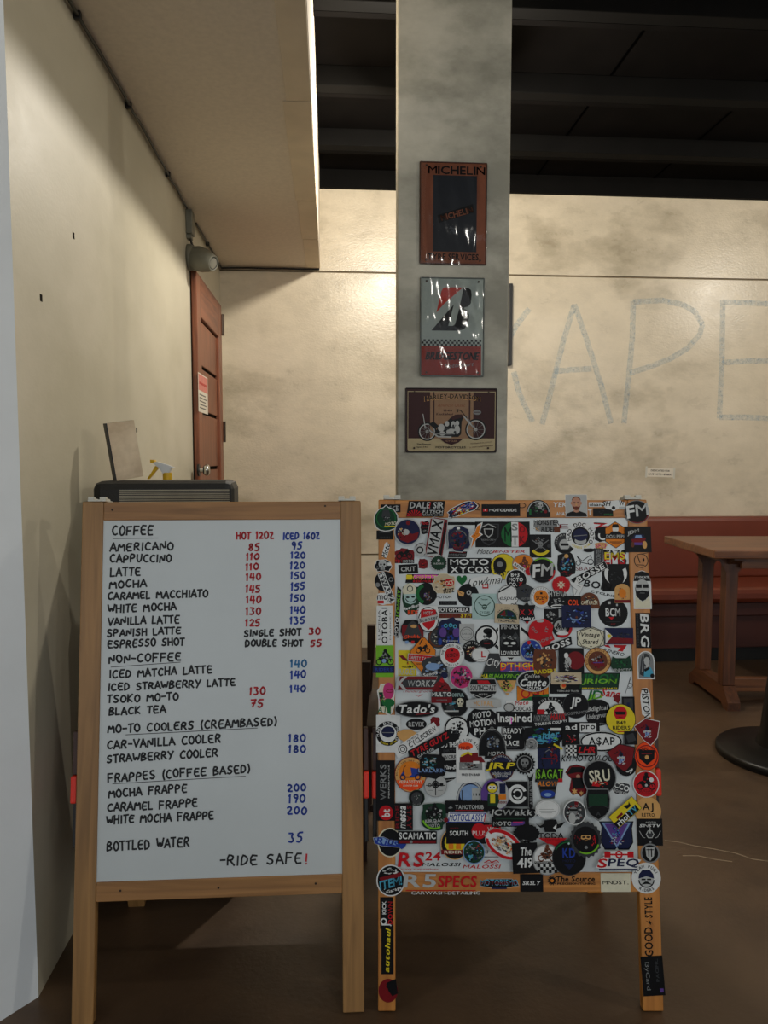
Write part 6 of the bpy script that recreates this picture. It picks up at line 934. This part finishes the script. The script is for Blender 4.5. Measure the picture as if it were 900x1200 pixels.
# ------------------------------------------------------------------ wall camera, trunking, cable
M_gplast = mat('grey_painted_plastic', (106, 105, 93), .5, noise=.05)
q = on_x(219, 262, XL); zt_ = ZS-.012; zb = on_x(219, 280, XL).z; tr_ = thing('cable_trunking', 'short grey cable trunking above the wall camera', 'cable cover', (XL, q.y, zb))
m = MB(); m.box((0, -.035, 0.02), (.03, .035, zt_-zb), M_gplast, bev=.004); m.box((0, -.022, 0), (.024, .022, .02), M_gplast, bev=.003); m.build('trunking_cover', tr_)
yc = q.y+.01; zc = on_x(219, 300, XL).z; cm = thing('wall_camera', 'grey bullet security camera on the left wall above the door', 'camera', (XL, yc, zc))
m = MB(); m.lathe([(0, 0), (.06, 0), (.062, .012), (.055, .03), (.03, .045), (0, .048)], M_gplast, M=Matrix.Rotation(PI/2, 4, 'Y'), n=32); m.build('mount', cm)
D = (Vector((.8, -.45, -.32))).normalized(); rot = D.to_track_quat('Z', 'Y').to_matrix().to_4x4(); mt = Matrix.Translation((.03, 0, .0)) @ rot
m = MB(); m.lathe([(0, -.02), (.05, -.01), (.058, .02), (.055, .06), (.046, .09), (.036, .118), (.031, .122), (.028, .116), (0, .116)], M_gplast, M=mt, n=32); m.build('housing', cm)
m = MB(); m.lathe([(0, .119), (.02, .119), (.024, .1175)], mat('lens_glass', (120, 118, 108), .3, noise=.05), M=mt); m.lathe([(.024, .1178), (.030, .1178)], M_bk, M=mt); m.build('lens', cm)
m = MB(); m.tube((.035, -.02, -.055), (.06, -.03, -.06), .012, M_gplast); m.build('bracket_foot', cm)
for s_ in (-.014, .014): m = MB(); m.path([(.012, s_, zb-zc+.01), (.02, s_*1.2, zb-zc-.02), (.03, s_, .05)], .0035, M_bk); m.build('wire', cm)
cb = thing('cable', 'dark cable clipped along the joint of left wall and soffit', 'cable', (XL, 0, ZS)); m = MB()
ys = [-.6+i*.12 for i in range(45)]; ys = [y for y in ys if y < YB-.01]+[YB-.012]; rd = random.Random(3)
pts = [(.012+rd.uniform(-.003, .003), y, -.012+rd.uniform(-.004, .002)) for y in ys if y < q.y-.05]; m.path(pts, .005, M_bk); m.build('cord', cb); m = MB()
pts2 = [(.012, y, -.012) for y in ys if y > q.y+.08]+[(.06+i*.11, YB-.012, -.010+.002*(i % 2)) for i in range(6)]; m.path(pts2, .005, M_bk); m.build('cord', cb)
for y in (1.0, 1.6, 2.1, 2.6, 3.2, 4.2): m = MB(); m.box((0, y-.008, -.022), (.019, y+.008, -.001), M_bk, bev=.002); m.build('clip', cb)
# ------------------------------------------------------------------ amplifier on its stand, board offcut and spray bottle
YA = 1.965
a0, a1 = on_y(107, 575, YA+.065), on_y(273, 575, YA+.065); W = a1.x-a0.x; zt0 = on_y(190, 564, YA+.065).z; DA = .17; zb0 = .955
M_vinyl = mat('black_vinyl', (26, 26, 25), .55, noise=.2, scale=160, bump=.3); M_wire = mat('grille_wire', (150, 142, 122), .35, .5)
st_ = thing('equipment_cabinet', 'black cabinet behind the menu board carrying the amplifier', 'cabinet', (a0.x+.004, YA+.06, 0))
CW, CDp = W-.0, .52
m = MB(); m.box((0, .012, .03), (CW, CDp, zb0-.001), M_vinyl, bev=.006); m.build('body', st_)
for i in (0, 1):
    m = MB(); m.box((i*CW/2+.004, 0, .06), ((i+1)*CW/2-.004, .0115, zb0-.03), M_vinyl, bev=.003); d_ = m.build('door', st_)
    m = MB(); xk = CW/2+(-.03 if i == 0 else .03); m.tube((xk, 0, .6), (xk, -.018, .6), .009, M_chrome); m.build('knob', d_)
m = MB(); m.box((.02, .03, 0), (CW-.02, CDp-.02, .03), M_bk); m.build('plinth', st_)
am = thing('guitar_amplifier', 'black vinyl amplifier with silver striped grille behind the menu board', 'amplifier', (a0.x, YA+.065, zb0), R(2.0))
HA = zt0-zb0; m = MB(); m.box((0, 0, 0), (W, DA, HA), M_vinyl, bev=.022); m.build('case', am)
gx0, gx1, gz0, gz1 = W*.19, W*.975, HA*.12, HA*.90
m = MB(); m.box((gx0, -.001, gz0), (gx1, .004, gz1), M_bk); m.build('grille_cloth', am)
n_ = 30
for i in range(n_):
    z = gz0+.004+(gz1-gz0-.008)*i/(n_-1); m = MB(); m.box((gx0+.002, -.0042, z-.0013), (gx1-.002, -.0011, z+.0013), M_wire); m.build('grille_bar', am)
m = MB(); m.tube((gx0-.02, -.006, HA*.3), (gx0-.02, 0, HA*.3), .012, M_chrome); m.build('knob', am)
# offcut leaning on the wall behind the amplifier
M_ply = plaster('faded_board', (222, 202, 172), (200, 178, 148), (230, 212, 184), rough=.7, s1=6, s2=14, bump=.1, detail_dark=.8)
b0 = Vector((-.572, 2.095, zt0+.0015)); pl = thing('board_offcut', 'small faded board offcut with dark edge standing on the amplifier against the left wall', 'board', b0, R(32))
m = MB(); m.box((-.012, 0, .0), (.062, .006, .158), M_ply); m.build('face', pl, rot=(R(2), R(-9), 0)); m = MB(); m.box((-.016, .0, .0), (-.0122, .022, .158), M_bk); m.box((-.012, .0062, 0), (.062, .022, .158), M_bk); m.build('edge', pl, rot=(R(2), R(-9), 0))
# spray bottle
M_yel = mat('yellow_plastic', (222, 176, 22), .4, noise=.05); M_wp = mat('white_bottle', (214, 216, 216), .35, noise=.03)
bp = on_y(196, 552, 2.25); sb = thing('spray_bottle', 'white spray bottle with yellow trigger behind the amplifier', 'spray bottle', (bp.x, 2.25, zb0))
hb = on_y(196, 561, 2.25).z-zb0; k = 2.35/870
m = MB(); m.lathe([(0, 0), (.036, 0), (.038, .01), (.038, hb*.62), (.03, hb*.82), (.014, hb*.93), (.013, hb)], M_wp); m.build('body', sb)
m = MB(); m.tube((0, 0, hb-.004), (0, 0, hb+.018), .0135, M_yel, n=18); m.build('collar', sb)
def zp_(pts): return [((x-199.5)*k, (561-y)*k+hb) for x, y in pts]
m = MB(); m.prism(zp_([(195, 555), (202, 555), (204, 549.5), (208, 549), (201, 546), (190, 542.5), (186, 542.5), (186, 545), (191, 548.5)]), -.011, .011, M_wp); m.build('spray_head', sb)
m = MB(); m.prism(zp_([(182, 543.5), (182, 540), (187, 540.5), (187, 544.5)]), -.009, .009, M_yel); m.build('nozzle', sb)
m = MB(); m.prism(zp_([(187, 547), (190.5, 549), (184, 557), (180, 561.5), (178, 561), (182, 555.5)]), -.006, .006, M_yel); m.build('trigger', sb)
# ------------------------------------------------------------------ bench along the back wall
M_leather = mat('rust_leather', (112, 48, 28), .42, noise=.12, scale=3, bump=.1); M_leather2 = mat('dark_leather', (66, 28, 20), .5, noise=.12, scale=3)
xb0 = on_y(700, 640, YB-.1).x; bn = thing('bench', 'long rust-red upholstered bench against the back wall', 'bench', (xb0, YB, 0)); BW = 5.88-xb0
zb_ = on_y(800, 606, YB-.10).z; zs = .455; ysf = -.56
m = MB(); m.box((0, -.115, zs-.02), (BW, -.002, zb_), M_leather, bev=.025); m.build('backrest', bn)
m = MB(); m.box((0, ysf, zs-.09), (BW, -.117, zs+.0), M_leather, bev=.03); m.build('seat', bn)
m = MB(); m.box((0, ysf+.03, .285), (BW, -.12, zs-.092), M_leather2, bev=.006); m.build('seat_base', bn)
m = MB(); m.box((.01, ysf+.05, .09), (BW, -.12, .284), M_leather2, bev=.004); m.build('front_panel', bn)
m = MB(); m.box((.02, ysf+.10, 0), (BW, -.14, .089), M_bk); m.build('plinth', bn)
# ------------------------------------------------------------------ wooden trestle table
M_tw = wood('table_wood', (86, 50, 28), (132, 82, 46), .4, 'X', 4); M_tl = wood('table_leg_wood', (70, 38, 22), (106, 62, 34), .45, 'Z', 5); M_ty = wood('table_foot_wood', (68, 37, 22), (102, 60, 33), .45, 'Y', 5)
zt_ = .79; pf = on_floor(858, 829); pb = on_floor(817, 801); tx = (pf.x+pb.x)/2
c0 = hit(837, 645, (0, 0, zt_), Vector((0, 0, 1)))
tb = thing('dining_table', 'brown wooden trestle table in front of the rust-red bench', 'table', (c0.x, c0.y, 0), R(-5)); TD = .65; TWd = 1.35
m = MB(); m.box((0, 0, zt_-.04), (TWd, TD, zt_), M_tw, bev=.005); m.build('table_top', tb)
for x in (.115, TWd-.175):
    for y in (.125, .40):
        m = MB(); m.box((x, y, .106), (x+.06, y+.06, zt_-.0805), M_tl, bev=.003); m.build('leg', tb)
    for y in (.13, .405):
        m = MB(); m.prism([(x-.05, zt_-.0407), (x+.11, zt_-.0407), (x+.061, zt_-.12), (x-.001, zt_-.12)], y-.0062, y-.0005, M_tl); m.build('gusset', tb)
    m = MB(); fy0, fy1 = .06, .54
    prof = [(fy0, 0), (fy0+.05, 0), (fy0+.08, .025), (fy1-.08, .025), (fy1-.05, 0), (fy1, 0), (fy1, .04), (fy1-.09, .105), (fy0+.06, .105), (fy0, .04)]
    n = len(prof); vs = [(x+.0, y, z) for y, z in prof]+[(x+.06, y, z) for y, z in prof]
    m.add(vs, [list(range(n))[::-1], list(range(n, 2*n))]+[(i, (i+1) % n, (i+1) % n+n, i+n) for i in range(n)], M_ty); m.build('foot', tb)
    m = MB(); prof = [(.05, zt_-.0405), (.60, zt_-.0405), (.60, zt_-.055), (.52, zt_-.08), (.11, zt_-.08), (.05, zt_-.055)]
    n = len(prof); vs = [(x+.004, y, z) for y, z in prof]+[(x+.056, y, z) for y, z in prof]
    m.add(vs, [list(range(n))[::-1], list(range(n, 2*n))]+[(i, (i+1) % n, (i+1) % n+n, i+n) for i in range(n)], M_ty); m.build('bearer', tb)
m = MB(); m.box((.1755, .27, .03), (TWd-.1755, .31, .10), M_tw, bev=.004); m.build('stretcher', tb)
m = MB(); m.box((.172, .09, zt_-.10), (TWd-.175, .11, zt_-.0405), M_tw, bev=.003); m.build('apron', tb)
# ------------------------------------------------------------------ black round pedestal stand
pc = on_floor(921, 886); sd = thing('pedestal_stand', 'black round pedestal base with tapering pole at the right edge', 'stand', (pc.x, pc.y, 0)); M_iron = mat('black_iron', (20, 19, 18), .38, .3, noise=.1)
rb = (pc-on_floor(843, 884)).length
m = MB(); m.lathe([(0, 0), (rb, 0), (rb, .022), (rb-.012, .032), (.1, .05), (0, .052)], M_iron, n=48); m.build('base', sd)
m = MB(); m.lathe([(.115, .045), (.10, .10), (.072, .4), (.05, .72), (.045, 1.02), (0, 1.02)], M_iron, n=28); m.build('pole', sd)
m = MB(); m.lathe([(0, 1.02), (.05, 1.02), (.055, 1.05), (.03, 1.07), (0, 1.07)], M_iron, n=24); m.build('cap', sd)
# ------------------------------------------------------------------ dark chair behind the boards
M_dw = wood('dark_chair_wood', (38, 22, 16), (58, 36, 26), .5, 'Z', 5)
ch0 = on_y(429, 800, 2.18); cx0 = ch0.x; chr_ = thing('wooden_chair', 'dark wooden chair glimpsed between the two boards', 'chair', (cx0, 2.18, 0), R(-6))
for y, zt2 in ((0, .615), (.33, .65)):
    m = MB(); m.prism([(-.012, 0), (.002, 0), (.0, .40), (.013, zt2-.05), (.014, zt2), (-.014, zt2), (-.014, zt2-.05), (-.013, .40)], y-.013, y+.013, M_dw); m.build('back_post', chr_)
    m = MB(); m.prism([(.30, 0), (.325, 0), (.33, .40), (.30, .40)], y-.013, y+.013, M_dw); m.build('leg', chr_)
for z in (.455,): m = MB(); m.box((-.012, .0135, z), (-.004, .3165, z+.008), M_dw, bev=.003); m.build('back_slat', chr_)
m = MB(); m.box((-.005, -.02, .401), (.34, .35, .422), M_dw, bev=.006); m.build('seat', chr_)
for z in (.15,): m = MB(); m.box((.013, -.006, z), (.306, .006, z+.022), M_dw, bev=.003); m.build('stretcher', chr_)
# ------------------------------------------------------------------ pendant lamps
M_glow = bpy.data.materials.new('bulb_glow'); nt, N, L, B = nodes(M_glow); B.inputs['Emission Color'].default_value = (1, .85, .62, 1); B.inputs['Emission Strength'].default_value = 12
nzz = N.new('ShaderNodeTexNoise'); mr = N.new('ShaderNodeMapRange'); mr.inputs[3].default_value = 10; mr.inputs[4].default_value = 13; L.new(nzz.outputs[0], mr.inputs[0]); L.new(mr.outputs[0], B.inputs['Emission Strength'])
for n, p, e, c, r, lb in LAMPS:
    t = thing(n, lb, 'lamp', (p[0], p[1], p[2]+.02), group=None)
    top = ZC+.12-p[2]-.02
    m = MB(); m.tube((0, 0, .12), (0, 0, top-.02), .004, M_bk, n=6); m.build('cord', t)
    m = MB(); m.lathe([(.11, .035), (.10, .05), (.045, .10), (.02, .125), (0, .13)], M_bk, n=28); m.build('shade', t)
    m = MB(); m.lathe([(0, .05), (.02, .053), (.03, .07), (.022, .088), (.012, .098), (.012, .11)], M_glow, n=18); m.build('bulb', t)
    m = MB(); m.tube((0, 0, top-.02), (0, 0, top-.0005), .04, M_bk, n=20); m.build('ceiling_rose', t)
